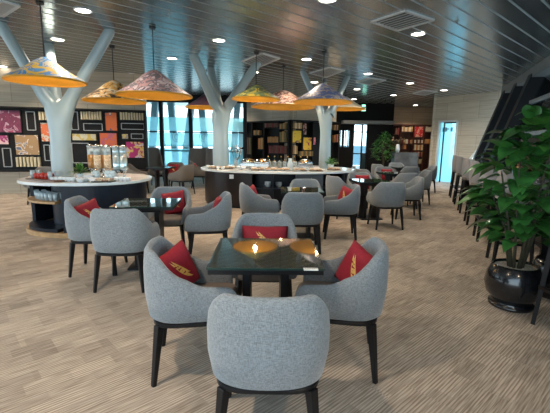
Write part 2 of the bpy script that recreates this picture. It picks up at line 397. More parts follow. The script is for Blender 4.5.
for a, b in zip(xs, xs[1:]):
    for z0, z1, fz in ((.24, rowsz[1], 1), (rowsz[2], rowsz[3], 1), (rowsz[4], rowsz[5], 1)):
        mb = MB(); mb.box(((a+b)/2, 0, (z0+z1)/2), (b-a-.14, .012, z1-z0)); mb.build('frosted_pane', FR, W1)
    mb = MB(); mb.box(((a+b)/2, .01, (rowsz[5]+WT)/2), (b-a-.14, .01, WT-rowsz[5])); mb.build('clear_pane', CG, W1)
    mb = MB()
    mb.box(((a+b)/2, .02, PY(190, 150, WY+.3).z-.03), (b-a, .05, .05)); mb.box(((a+b)/2, .02, PY(190, 132.2, WY).z), (b-a, .05, .045)); mb.build('transom', BLKM, W1)
EMB = mat('etched_grey', (.16, .30, .36), .6)
for p in (177, 204):
    c = PY(p, 137, WY-.02); 
    mb = MB(); n = 28
    mb.tube([(c.x-cx+.19*math.cos(2*PI*i/n), -.02, c.z+.19*math.sin(2*PI*i/n)) for i in range(n-5)], .012, 6)
    mb.tube([(c.x-cx+.09*math.cos(a), -.02, c.z+.12*math.sin(a)) for a in [j*.35 for j in range(14)]], .014, 6)
    mb.bar((c.x-cx, -.02, c.z-.13), (c.x-cx+.02, -.02, c.z+.14), .02)
    for j in range(13):
        if j == 6: continue
        mb.box((c.x-cx-.48+j*.08, -.02, c.z-.33), (.05, .01, .035+.02*(j % 3 == 0)))
    mb.build('etched_emblem', EMB, W1)
# outside raking struts behind the left windows
OUT = mat('pale_steel', (.20, .42, .52), .5)
for i, (a, b, t) in enumerate([(150, 158, 'first'), (176, 169, 'second'), (183, 196, 'third'), (207, 199, 'fourth'), (232, 240, 'fifth')]):
    pa = PY(a, 150, WY+3); pa.z = 0; pb = PY(b, 92, WY+3); pb.z = 4.6
    mb = MB(); mb.bar(pa, pb, .28); tag(mb.build('outdoor_strut', OUT), t + ' leaning pale steel strut outside the left windows, counted from the left', 'strut', 'struts outside the left windows')
# ------------------------------------------------------------------ back screens with shelves
def vplane(pa, ya, pb, yb):
    a = PY(pa, 150, ya); b = PY(pb, 150, yb); a.z = b.z = 0
    d = (b-a).normalized(); n = Vector((d.y, -d.x, 0)); return a, b, d, n, math.atan2(d.y, d.x)
def screen(pa, ya, pb, yb, topy, label, frame_m, cells, wallname, gname, deskz=.3):
    a, b, d, n, ang = vplane(pa, ya, pb, yb); Lh = (b-a).length
    Tz = hit((pa+pb)/2, topy, a, n).z
    mb = MB(); mb.box((Lh/2, .30, (CEIL)/2), (Lh+.02, .2, CEIL)); w_ = struct(mb.build(wallname, BEI)); w_.location = a; w_.rotation_euler = (0, 0, ang)
    R = empty('bookcase', a, ang, label, 'bookcase')
    mb = MB(); mb.box((Lh/2, .18, Tz/2), (Lh, .03, Tz)); mb.build('back_board', frame_m, R)
    mb = MB(); mb.box((Lh/2, .05, Tz-.025), (Lh, .26, .05)); mb.box((Lh/2, .05, .05), (Lh, .26, .1)); mb.box((.025, .05, Tz/2), (.05, .26, Tz)); mb.box((Lh-.025, .05, Tz/2), (.05, .26, Tz)); mb.build('carcass', frame_m, R)
    def loc(px, py):
        h = hit(px, py, a, n); return (h-a).dot(d), h.z
    for kind, x0, y0, x1, y1, extra in cells:
        X0, Z1 = loc(x0, y0); X1, _ = loc(x1, y0); _, Z0 = loc(x0, y1)
        if kind == 'pic':
            P = a + d*((X0+X1)/2) + n*.02 + Vector((0, 0, (Z0+Z1)/2))
            E = empty('framed_picture', P, ang, extra[0], 'picture', gname + ' pictures')
            mb = MB(); mb.box((0, 0, 0), (X1-X0-.04, .03, Z1-Z0-.04)); mb.build('canvas', blotch('art_' + extra[0][:14], extra[1], 6, .6, len(extra[0])), E)
            mb = MB(); w = .02
            for (cx_, cz_, dx, dz) in ((0, (Z1-Z0)/2-w/2, X1-X0, w), (0, -(Z1-Z0)/2+w/2, X1-X0, w), ((X1-X0)/2-w/2, 0, w, Z1-Z0), (-(X1-X0)/2+w/2, 0, w, Z1-Z0)): mb.box((cx_, 0, cz_), (dx, .045, dz))
            mb.build('frame', frame_m, E)
        elif kind == 'books':
            mb = MB(); mb.box(((X0+X1)/2, .05, Z0-.015), (X1-X0+.06, .24, .03)); mb.build('shelf', frame_m, R)
            nb = extra[2]; st = (X1-X0)/nb
            for i in range(nb):
                h = (Z1-Z0)*random.uniform(.85, 1)
                book(a + d*(X0+st*(i+.5)) - n*(-.02) + Vector((0, 0, Z0)), ang, st*.85, .16, h, extra[1][i % len(extra[1])], 'book ' + extra[0], 'books ' + extra[0])
        elif kind == 'post':
            mb = MB(); mb.box(((X0+X1)/2, .05, Tz/2), (.04, .24, Tz)); mb.build('upright', frame_m, R)
    return R
BK1 = mat('tan_cover', (.36, .20, .07), .7); BK2 = mat('brown_cover', (.12, .05, .03), .7); BK3 = mat('orange_cover', (.42, .16, .04), .7); BK4 = mat('maroon_cover', (.16, .02, .02), .7)
BK5 = mat('olive_cover', (.14, .11, .04), .7)
screen(240, 16.2, 289.5, 14.6, 121, 'dark bookcase with brown books behind the far buffet, left of the corner', DARKW, [
 ('post', 253, 125, 253, 130, None), ('post', 265, 125, 265, 130, None), ('post', 280, 125, 280, 130, None),
 ('books', 266, 123, 279, 127.5, ('on the top shelf of the dark bookcase', [BK2, BK4, BK2], 7)),
 ('books', 281, 123, 288, 129, ('beside the corner on the top shelf', [BK1, BK5], 4)),
 ('books', 255, 130, 261, 135, ('in a single small upper niche', [BK1, BK5], 3)),
 ('books', 246.5, 137, 252.5, 154, ('in the tall left niche', [BK5, BK2], 3)),
 ('books', 259.5, 137, 264.5, 149, ('in the tall second niche', [BK3, BK1], 2)),
 ('books', 269, 136.5, 279.5, 142.5, ('in the bright tan middle niche', [BK3, BK1], 6)),
 ('books', 281, 131, 288, 142, ('in the tall niche by the corner', [BK5, BK1], 3)),
 ('books', 270, 145, 288, 153, ('on the low red shelf', [BK4, BK2], 8))], 'wall_far', 'dark bookcase')
screen(290, 14.6, 338, 15.8, 120.8, 'dark shelf wall with yellow pictures behind the far buffet, right of the corner', DARKW, [
 ('post', 302, 125, 302, 130, None), ('post', 312.5, 125, 312.5, 130, None),
 ('books', 292, 122.5, 301, 128.5, ('above the first yellow picture', [BK1, CREAM], 5)),
 ('pic', 291.8, 130, 301.3, 143, ('upright yellow picture with a dark flower, nearest the corner', [(.75, .5, .03), (.75, .5, .03), (.75, .5, .03), (.15, .05, .05), (.75, .5, .03)])),
 ('books', 292, 145, 296.5, 154, ('under the first yellow picture', [BK1, CREAM], 3)),
 ('pic', 302.5, 137, 311.5, 150.5, ('upright yellow picture with a red flower, right of the first', [(.78, .48, .03), (.78, .48, .03), (.78, .48, .03), (.35, .03, .05), (.78, .48, .03)])),
 ('pic', 302.5, 123, 306.5, 135, ('slim wine red picture above the second yellow one', [(.12, .02, .03), (.12, .02, .03), (.5, .3, .2)])),
 ('pic', 312.5, 137, 315.5, 145, ('tiny pink flower picture beside the third column', [(.5, .1, .15), (.5, .1, .15), (.7, .4, .4)])),
 ('books', 298, 151, 312, 156, ('low on the shelf wall under the yellow pictures', [BK5, BK1], 7)),
 ('books', 333, 124, 337, 130, ('right of the third column on the top shelf', [BK1, BK2], 3)),
 ('books', 333, 134, 337, 142, ('right of the third column on the second shelf', [BK3, BK4], 3))], 'wall_far', 'yellow')
# far portal wall
PY_ = 17.6
def bxp(m, name, xa, ya, xb, yb, y, th=.2, parent=None, off=(0, 0, 0)):
    a = PY(xa, ya, y); b = PY(xb, yb, y); mb = MB()
    mb.box(((a.x+b.x)/2-off[0], y-off[1]+th/2, (a.z+b.z)/2-off[2]), (abs(b.x-a.x), th, abs(a.z-b.z))); return mb.build(name, m, parent)
xa, xb, xc, xd, xe, xf = [PY(p, 150, PY_).x for p in (330, 336, 348.5, 352, 367, 391)]
zt = PY(360, 123.5, PY_).z; zw0 = PY(340, 147, PY_).z; zw1 = PY(340, 130.5, PY_).z
mb = MB()
mb.box(((xa+xb)/2-.5, PY_, CEIL/2), (xb-xa+1, .2, CEIL)); mb.box(((xc+xd)/2, PY_, CEIL/2), (xd-xc, .2, CEIL)); mb.box(((xe+xf)/2, PY_, CEIL/2), (xf-xe, .2, CEIL))
mb.box(((xd+xe)/2, PY_, (zt+CEIL)/2), (xe-xd, .2, CEIL-zt)); mb.box(((xb+xc)/2, PY_, zw0/2), (xc-xb, .2, zw0)); mb.box(((xb+xc)/2, PY_, (zw1+CEIL)/2), (xc-xb, .2, CEIL-zw1))
struct(mb.build('wall_far', WINE))
W2 = struct(empty('window_2', ((xb+xc)/2, PY_, zw0)))
h = zw1-zw0; w = xc-xb
mb = MB(); mb.box((0, .04, h/2), (w, .01, h)); mb.build('pane', CG, W2)
for i in range(5):
    mb = MB(); mb.box((-w/2+w*(i+.5)/5, -.02, h/2), (w*.07 if i != 2 else w*.2, .05, h)); mb.build('slat', BLKM, W2)
D2 = struct(empty('door_2', ((xd+xe)/2, PY_, 0))); w = xe-xd
mb = MB()
for x in (-w/2+.03, w*.12, w/2-.03): mb.box((x, 0, zt/2), (.06, .1, zt))
mb.box((0, 0, zt-.03), (w, .1, .06)); mb.box((0, 0, zt*.84), (w, .06, .04)); mb.box((0, 0, zt*.42), (w, .06, .05)); mb.build('door_frame', BLKM, D2)
mb = MB(); mb.box((-w*.19, 0, zt/2), (w*.56, .012, zt)); mb.box((w*.31, 0, zt*.72), (w*.34, .012, zt*.52)); mb.build('door_glass', CG, D2)
mb = MB(); mb.box((w*.31, 0, zt*.22), (w*.34, .05, zt*.40)); mb.build('kick_panel', mat('teal_grey', (.02, .05, .06), .4), D2)
a = PY(343, 119.5, PY_-.5); b = PY(394, 125, PY_-.5)
mb = MB(); mb.box(((a.x+b.x)/2, PY_-.3, (a.z+b.z)/2), (b.x-a.x, .5, (a.z-b.z)*.7)); struct(mb.build('trim_2', mat('canopy_grey', (.22, .22, .21), .5), bevel=.01))
# outside wall/greenery low band beyond the doorway
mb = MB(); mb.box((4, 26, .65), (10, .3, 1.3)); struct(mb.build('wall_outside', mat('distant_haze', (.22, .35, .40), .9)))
# far bookcase wall
FY = 18.8
a = PY(388, 150, FY); b = PY(440, 150, FY)
mb = MB(); mb.box(((a.x+b.x)/2, FY+.35, CEIL/2), (b.x-a.x+1.2, .2, CEIL)); struct(mb.build('wall_far', travertine('warm_plaster', (.46, .34, .22))))
RM = REDW
def cellbook(x0, y0, x1, y1, lab, ms, n): return ('books', x0, y0, x1, y1, (lab, ms, n))
WB = mat('pale_cover', (.5, .44, .34), .7)
xa2 = 384
aa, bb, dd, nn, an = vplane(388, FY, 436, FY)
Lh = (bb-aa).length; Tz = hit(410, 124.5, aa, nn).z
R = empty('bookcase', aa, an, 'red brown bookcase on the far wall left of the frosted glass door', 'bookcase')
mb = MB(); mb.box((Lh/2, .2, Tz/2), (Lh, .03, Tz)); mb.build('back_board', RM, R)
mb = MB()
for z in (.05, Tz-.03): mb.box((Lh/2, .05, z), (Lh, .3, .06))
for px in (388.6, 400, 413, 423.3, 431.5):
    x = (hit(px, 140, aa, nn)-aa).dot(dd); mb.box((x, .05, Tz/2), (.05, .3, Tz))
mb.build('carcass', RM, R)
cells = [(395, 127, 399, 134, 'in the narrow left bay', [BK2, BK4], 2), (401, 126.5, 412.5, 131.5, 'on the top shelf left of the red picture', [WB, BK1], 6), (424.2, 126.5, 431, 131.5, 'on the top shelf right of the red picture', [WB, CREAM], 4),
 (401, 139, 412, 143.5, 'on the second shelf beside the flower vase', [BK4, BK1, WB], 5), (414, 139.5, 422.5, 143, 'on the shelf below the red picture', [WB, BK2], 5), (424.2, 138.5, 431, 143.5, 'on the orange second shelf at the right', [BK3, BK1], 4),
 (414, 144.5, 422.5, 150, 'in the middle bay, third shelf', [CREAM, BK3], 5), (401, 144.5, 406, 149, 'on the third shelf left', [BK2, BK3], 2), (414, 151.5, 422.5, 156.5, 'in the middle bay, fourth shelf', [BK3, BK4], 5), (414, 158, 422.5, 163.5, 'in the middle bay, bottom shelf', [CREAM, BK1], 4)]
for (p0, y0, p1, y1, lab, ms, n) in cells:
    X0 = (hit(p0, y0, aa, nn)-aa).dot(dd); X1 = (hit(p1, y0, aa, nn)-aa).dot(dd); Z1 = hit(p0, y0, aa, nn).z; Z0 = hit(p0, y1, aa, nn).z
    mb = MB(); mb.box(((X0+X1)/2, .05, Z0-.015), (X1-X0+.08, .28, .03)); mb.build('shelf', RM, R)
    st = (X1-X0)/n
    for i in range(n): book(aa + dd*(X0+st*(i+.5)) + nn*.0 + Vector((0, 0, Z0)), an, st*.85, .18, (Z1-Z0)*random.uniform(.82, 1), ms[i % len(ms)], 'book in the far red bookcase ' + lab, 'far bookcase books ' + lab)
p = hit(418.2, 131.8, aa, nn); E = empty('framed_picture', p + nn*.02, an, 'bright red picture with white figure in the far red bookcase', 'picture')
mb = MB(); mb.box((0, 0, 0), (.44, .03, .52)); mb.build('canvas', blotch('art_red', [(.45, .015, .02), (.45, .015, .02), (.5, .25, .18), (.45, .015, .02)], 6, .6, 4), E)
mb = MB()
for s in (-1, 1): mb.box((s*.225, 0, 0), (.02, .05, .54)); mb.box((0, 0, s*.265), (.47, .05, .02))
mb.build('frame', RM, E)
# ------------------------------------------------------------------ right wall with its frosted door
c1 = Vector((C1.x, C1.y, 0)); c2 = Vector((C2.x, C2.y, 0)) 
rd = (c2-c1).normalized(); rn = Vector((-rd.y, rd.x, 0))
if rn.x > 0: rn = -rn
rang = math.atan2(rd.y, rd.x); RLn = (c2-c1).length
def rh(px, py):
    h = hit(px, py, c1, rn); return (h-c1).dot(rd), h.z
dx0 = rh(437.5, 140)[0]; dx1 = rh(457, 140)[0]; dz = rh(447, 120.3)[1]
mb = MB()
wall_b = (dx0, dx1)
# wall in local frame: x along, y behind; its far-right end follows the raked facade
yb = .12
sx_ = rh(468, 159)[0]; sz_ = rh(468, 159)[1]
def quad(poly2):
    vs = [mb.bm.verts.new((x, 0, z)) for x, z in poly2]; v2 = [mb.bm.verts.new((x, yb*2, z)) for x, z in poly2]
    mb.bm.faces.new(vs); mb.bm.faces.new(v2[::-1])
    for i in range(len(vs)): mb.bm.faces.new((vs[i], v2[i], v2[(i+1) % len(vs)], vs[(i+1) % len(vs)]))
quad([(0, 0), (dx0, 0), (dx0, CEIL), (0, CEIL)]); quad([(dx0, dz), (dx1, dz), (dx1, CEIL), (dx0, CEIL)])
quad([(dx1, 0), (sx_+.02, 0), (sx_+.02, sz_), (RLn+.5, CEIL), (dx1, CEIL)])
o = mb.build('wall_right', travertine('right_travertine', (.48, .41, .31))); struct(o)
# orient local +y behind the wall
M = Matrix((rd, -rn, Vector((0, 0, 1)))).transposed().to_4x4(); M.translation = c1
o.matrix_world = M
# return wall at the far corner
ra = math.atan2(rd.y, rd.x)
e1 = PY(436, 140, c1.y+4.2); e1.z = 0; s1 = c1 + rd*.12
mb = MB(); mb.bar((s1.x, s1.y, CEIL/2), (e1.x+.1, e1.y, CEIL/2), .16, CEIL); struct(mb.build('wall_right', bpy.data.materials['right_travertine']))
D1 = struct(empty('door_1', (0, 0, 0))); D1.matrix_world = M
w = .07
mb = MB(); mb.box((dx0+w/2, .06, dz/2), (w, .2, dz)); mb.box((dx1-w/2, .06, dz/2), (w, .2, dz)); mb.box(((dx0+dx1)/2, .06, dz-w/2), (dx1-dx0, .2, w)); mb.build('door_frame', mat('pale_frame', (.55, .58, .56), .4), D1)
mb = MB(); a0, b0 = dx0+.22, dx1-w
for x in (a0, b0): mb.box((x, .03, dz/2), (.03, .05, dz-.02))
mb.box(((a0+b0)/2, .03, dz-.09), (b0-a0, .06, .05)); mb.build('leaf_frame', BLKM, D1)
mb = MB(); mb.box(((dx0+dx1)/2, .08, dz/2), (dx1-dx0-.1, .012, dz-.08)); mb.build('frosted_pane', FR, D1)
mb = MB(); X, Z = rh(446.5, 129.5)
for i in range(4):
    if i == 2: continue
    mb.box((X-.16+i*.11, .06, Z), (.08, .01, .16)); 
for i in range(4): mb.box((X-.17+i*.11, .055, Z+.02*(-1)**i), (.05, .01, .05))
mb.build('door_sign', mat('sign_grey', (.12, .28, .36), .6), D1)
mb = MB(); X, Z = rh(452.5, 150); mb.tube([(X, -.01, Z-.12), (X, -.06, Z-.12), (X, -.06, Z+.12), (X, -.01, Z+.12)], .012, 8); mb.build('door_handle', STEEL, D1)
# ------------------------------------------------------------------ raked facade on the right
W3 = struct(empty('window_3', (0, 0, 0)))
mb = MB(); a = FP(-3, SILL+.06, SILLZ/2); b = FP(12.9, SILL+.06, SILLZ/2); mb.bar(a, b, .12, SILLZ); struct(mb.build('wall_sill', NAVY))
for y in (12.35, 11.0, 9.65, 5.6, 1.9, -1.8):
    mb = MB(); a = FP(y, SILL-.02, SILLZ-.3); b = FP(y, TOPO-.1, CEIL-.02); mb.bar(a, b, .30, .34, up=U.copy()); mb.build('raked_rib', BLKM, W3)
for z in (1.7, 2.45):
    t = (z-SILLZ)/(CEIL-SILLZ); off = SILL+.05 + (TOPO-SILL)*t
    mb = MB(); mb.bar(FP(-3, off, z), FP(12.3, off, z), .07, .07); mb.build('transom', TRIMM, W3)
mb = MB()
q = [FP(-3, SILL+.08, SILLZ), FP(12.6, SILL+.08, SILLZ), FP(12.6, TOPO+.05, CEIL+.05), FP(-3, TOPO+.05, CEIL+.05)]
v = [mb.bm.verts.new(p) for p in q] + [mb.bm.verts.new(p + NN*.012) for p in q]
for f in ((0, 1, 2, 3), (7, 6, 5, 4), (0, 4, 5, 1), (1, 5, 6, 2), (2, 6, 7, 3), (3, 7, 4, 0)): mb.bm.faces.new([v[i] for i in f])
mb.build('glass_pane', CG, W3)
# bar counter under the facade
BR = empty('bar_counter', FP(6, .6, 0), 0, 'long dark bar counter under the slanted windows behind the stools', 'counter')
o0 = BR.location
mb = MB(); mb.bar(FP(1.0, .55, 1.02)-o0, FP(11.6, .55, 1.02)-o0, .42, .05); mb.build('counter_top', mat('slate_top', (.10, .11, .12), .12, var=.2), BR, bevel=.004)
for y in (1.4, 4.4, 7.4, 11.2):
    mb = MB(); mb.bar(FP(y, .6, .0)-o0, FP(y, .6, .995)-o0, .25, .06, up=U.copy()); mb.build('support', BLKM, BR)
# ------------------------------------------------------------------ columns
def column(px, py, zbase_d, r, tips, junc, label, rb):
    # built on edges then skinned into one smooth tree shape
    base = PY(px, py, zbase_d); base.z = 0
    jz = PY(px, junc, zbase_d).z
    me = bpy.data.meshes.new('tree_column'); vs = [Vector((base.x, base.y, 0)), Vector((base.x, base.y, .8)), Vector((base.x, base.y, jz-.45)), Vector((base.x, base.y, jz-.12))]
    es = [(0, 1), (1, 2), (2, 3)]; r *= .66; rb *= .72; rr = [r, r, r*1.0, r*1.15]
    for (tx, ty, td) in tips:
        tp = PY(tx, ty, td); t = (CEIL+.05 - jz)/(tp.z - jz) if tp.z > jz+.2 else 1
        j = vs[3]; e = j + (tp-j)*t; e.z = CEIL+.05
        m1 = j + (e-j)*.28; m2 = j + (e-j)*.6
        k0 = len(vs); vs += [m1, m2, e]; es += [(3, k0), (k0, k0+1), (k0+1, k0+2)]; rr += [rb*1.12, rb, rb*.95]
    me.from_pydata(vs, es, []); o = bpy.data.objects.new('tree_column', me); COL.objects.link(o)
    sk = o.modifiers.new('skin', 'SKIN'); sk.use_smooth_shade = True; sk.branch_smoothing = .6
    for i, s in enumerate(me.skin_vertices[0].data): s.radius = (rr[i], rr[i]); s.use_root = (i == 0)
    ss = o.modifiers.new('sub', 'SUBSURF'); ss.levels = 3; ss.render_levels = 3
    me.materials.append(COLM)
    tag(o, label, 'column', 'branching columns')
    return base
cb1 = column(62.5, 168, 6.45, .27, [(104, 40, 6.6), (2, 26, 6.3), (49, 45, 7.6)], 112, 'wide branching grey column rising from the left buffet counter', .135)
cb2 = column(221, 165, 8.9, .31, [(193, 54, 8.3), (257, 64, 9.0), (210, 66, 9.8)], 112, 'middle branching grey column at the left end of the far buffet', .15)
cb3 = column(324.5, 165, 9.45, .235, [(304, 74, 10.0), (346, 80, 10.6), (325, 90, 11.2)], 118, 'slim branching grey column at the right end of the far buffet', .115)
# ------------------------------------------------------------------ ceiling fixtures
LWARM = emis('lamp_diffuser', (1, .93, .82), 8)
def mkdl():
    E = empty('downlight', (0, 0, 0), 0, 'x', 'ceiling light')
    mb = MB(); mb.lathe([(.105, 0), (.125, -.008), (.125, -.012), (.10, -.012), (.10, 0)], n=28); mb.build('trim_ring', mat('white_trim', (.7, .7, .7), .4), E, smooth=True)
    mb = MB(); mb.lathe([(0, -.010), (.10, -.010), (.10, -.002), (0, -.002)], n=28); mb.build('diffuser', LWARM, E); return E
DL = Maker(mkdl)
dls = [(83, 10, 'left of the picture centre at the top edge'), (57.5, 39, 'above the left hat pendant, beside the column branch'), (47, 62, 'just behind the left hat pendant cone'), (132, 74, 'between the small brown pendant and the pink one'), (172, 58, 'above the pink pendant to its right'),
 (219, 40, 'above the middle column branches'), (225, 97, 'low in view behind the middle column'), (254.5, 72, 'beside the yellow pendant cord'), (327.5, -1, 'cut by the top edge of the picture'), (306.5, 59, 'above the third column'),
 (314.5, 82, 'between the third column branches'), (368, 73.5, 'in the blue glow right of the third column'), (357, 89, 'second above the green sign'), (354, 99, 'just above the green sign'), (393.5, 95, 'in front of the dark portal'), (410, 83, 'left of the flat vent before the right wall'),
 (418, 33.5, 'beside the large square vent'), (444, 90, 'in front of the beige right wall'), (415.6, 105, 'washing the wall above the far bookcase'), (2, 66, 'at the left edge near the beige wall')]
lightpos = []
for px, py, lab in dls:
    p = PZ(px, py, CEIL); lightpos.append(p)
    DL(p, 0, 'round white downlight ' + lab, 'round downlights in the slatted ceiling')
extra = [(-1.5, 1.2), (1.2, -1.0), (-5.5, 3.5), (-9, 6), (-4, -1), (-6.5, 8.5)]
def spot(p, e, col=(1, .86, .70), ang=130, blend=.6):
    l = bpy.data.lights.new('lamp', 'SPOT'); l.energy = e; l.color = col; l.spot_size = math.radians(ang); l.spot_blend = blend; l.shadow_soft_size = .1
    o = bpy.data.objects.new('lamp', l); COL.objects.link(o); o.location = (p[0], p[1], CEIL-.03); return o
for p in lightpos[:-1]: spot(p, 75, (1, .84, .66))
for x, y in extra: spot((x, y), 130, (1, .80, .60))
# square vents
def vent(corners, label):
    ps = [PZ(x, y, CEIL) for x, y in corners]; c = sum(ps, Vector())/4
    E = empty('air_vent', c, 0, label, 'vent', 'square ceiling vents')
    L_ = [(p-c) for p in ps]
    mb = MB()
    for i in range(4): mb.bar(L_[i]*.97 + Vector((0, 0, -.01)), L_[(i+1) % 4]*.97 + Vector((0, 0, -.01)), .05, .02)
    mb.build('outer_frame', mat('vent_white', (.6, .62, .62), .4), E)
    a, b, c_, d = L_
    sl = MB(); n = 7
    for i in range(1, n):
        t = i/n
        sl.bar(a.lerp(d, t)*.93 + Vector((0, 0, -.012)), b.lerp(c_, t)*.93 + Vector((0, 0, -.012)), .035, .008)
    sl.build('louvre', mat('vent_grey', (.42, .44, .45), .4), E)
    mb = MB(); vs = [mb.bm.verts.new(p*.93 + Vector((0, 0, -.003))) for p in L_] + [mb.bm.verts.new(p*.93 + Vector((0, 0, -.001))) for p in L_]
    mb.bm.faces.new(vs[:4]); mb.bm.faces.new(vs[4:][::-1]); mb.build('duct_back', BLKM, E)
vent([(371, 21), (405.5, 10), (434.5, 19.5), (397, 30)], 'large square ceiling vent near the top right')
vent([(242, 61), (262, 53), (280, 58), (258, 67)], 'square ceiling vent behind the yellow pendant cord')
vent([(309, 73), (330, 67), (345, 70), (326, 77)], 'square ceiling vent between the slim column branches')
vent([(356, 82), (372, 78), (386, 80), (370, 84.5)], 'square ceiling vent right of the slim column')
vent([(412, 93.5), (424, 90), (437, 91.5), (425, 95)], 'flat looking ceiling vent before the right wall')
vent([(-16, 8), (2, 0), (19, 5), (2, 16)], 'square ceiling vent cut by the left top corner')
for i, (px, py) in enumerate([(457, 23), (451, 69), (169, 16)]):
    p = PZ(px, py, CEIL-.03); E = empty('sprinkler', (p.x, p.y, CEIL), 0, ['small sprinkler on the blue lit slats at upper right', 'small sprinkler in front of the beige right wall', 'small sprinkler above the pink pendant'][i], 'sprinkler', 'ceiling sprinklers')
    mb = MB(); mb.lathe([(.035, 0), (.035, -.006), (.01, -.012), (.01, -.05), (0, -.05)], n=12); mb.build('stem', STEEL, E)
    mb = MB(); mb.lathe([(0, -.052), (.022, -.052), (.022, -.056), (0, -.056)], n=12); mb.build('deflector', STEEL, E)
# exit sign
p = PY(363.5, 108, 15.5); E = empty('exit_sign', p, 0, 'small lit green exit sign hanging from the ceiling by the dark portal', 'sign')
mb = MB(); mb.box((0, 0, 0), (.18, .04, .28)); mb.build('housing', mat('sign_green', (.02, .2, .12), .4), E)
mb = MB(); mb.box((0, -.025, -.06), (.16, .01, .12)); mb.box((0, -.025, .09), (.14, .01, .07)); mb.build('lit_face', emis('sign_light', (.35, 1, .75), 1.2), E)
mb = MB(); mb.tube([(0, 0, .14), (0, 0, CEIL-p.z)], .008, 6); mb.build('rod', BLKM, E)
# ------------------------------------------------------------------ hat pendants
UND = mat('gilded_inside', (.58, .28, .02), .5, var=.12, scale=4)
hats = [
 (46.5, 81, 73, 58, 'large painted conical hat pendant at the far left, blue and yellow', [(.04, .05, .04), (.45, .4, .3), (.05, .22, .5), (.65, .4, .05), (.5, .5, .45), (.04, .05, .05)], 8),
 (115, 101, 60, 80, 'brown and gold conical hat pendant behind the pink one', [(.04, .02, .01), (.04, .02, .01), (.45, .25, .06), (.5, .45, .35), (.08, .04, .02)], 35),
 (155, 95.5, 73, 68, 'pink and dark painted conical hat pendant in front of the left windows', [(.05, .03, .04), (.4, .22, .22), (.12, .10, .12), (.5, .4, .42), (.06, .04, .06)], 35),
 (208.5, 107.5, 46, 93, 'dark conical hat pendant behind the middle column', [(.03, .02, .03), (.10, .03, .05), (.05, .05, .08), (.15, .06, .06)], 30),
 (256, 99, 48, 85, 'yellow and green conical hat pendant right of the middle column', [(.55, .38, .03), (.55, .38, .03), (.15, .2, .08), (.06, .08, .05), (.6, .5, .1)], 30),
 (283, 107, 64, 87.5, 'pale pink and brown conical hat pendant between the yellow and the white one', [(.4, .25, .2), (.55, .42, .35), (.12, .05, .04), (.6, .35, .25), (.5, .4, .4)], 30),
 (322.5, 102, 59, 84, 'pale painted conical hat pendant with a blue patch before the slim column', [(.5, .35, .28), (.6, .5, .42), (.15, .18, .4), (.65, .45, .35), (.08, .05, .08)], 30),
 (345, 109, 40, 97, 'small pale conical hat pendant farthest right behind the slim column', [(.5, .35, .2), (.6, .5, .35), (.4, .2, .15)], 30)]
HR = .60
for i, (px, ry, wd, ay, lab, cols, cy) in enumerate(hats):
    HR = {283: .78, 256: .50, 46.5: .50}.get(px, .60); zc = 2*HR*F/wd; p = Q(px, ry, zc); ap = Q(px, ay, zc); hh = max(.26, min(.40, (ap.z-p.z)*1.0))
    E = empty('hat_pendant', p, random.uniform(0, 6), lab, 'pendant lamp', 'conical hat pendants over the buffets')
    prof = [(HR, 0), (HR*.985, .012), (HR*.80, hh*.22), (HR*.5, hh*.52), (HR*.28, hh*.80), (HR*.08, hh*.985), (0, hh)]
    mb = MB(); mb.lathe(prof, n=48); mb.build('painted_shade', blotch('hat_art_%d' % i, cols, 6.5 if i else 5.5, .5, i+11), E, smooth=True)
    mb = MB(); mb.lathe([(r*.985, z-.012) for r, z in prof], n=48); mb.lathe([(HR*1.005, .004), (HR*1.005, -.018), (HR*.97, -.018), (HR*.97, .0)], n=48); mb.build('gilded_lining', UND, E, smooth=True)
    mb = MB(); mb.tube([(0, 0, hh-.01), (0, 0, CEIL-p.z)], .009, 8); mb.build('cord', BLKM, E)
    mb = MB(); mb.lathe([(0, 0), (.05, 0), (.05, -.03), (0, -.03)], c=(0, 0, CEIL-p.z), n=16); mb.build('ceiling_cup', BLKM, E)
    mb = MB(); mb.lathe([(0, .09), (.02, .085), (.035, .05), (.03, .02), (0, .005)], c=(0, 0, hh-.19), n=16); mb.build('bulb', emis('bulb_glow', (1, .75, .4), 5), E, smooth=True)
    l = bpy.data.lights.new('bulb_light', 'POINT'); l.energy = 5; l.color = (1, .78, .45); l.shadow_soft_size = .04
    lo = bpy.data.objects.new('bulb_light', l); COL.objects.link(lo); lo.location = p + Vector((0, 0, hh-.26))
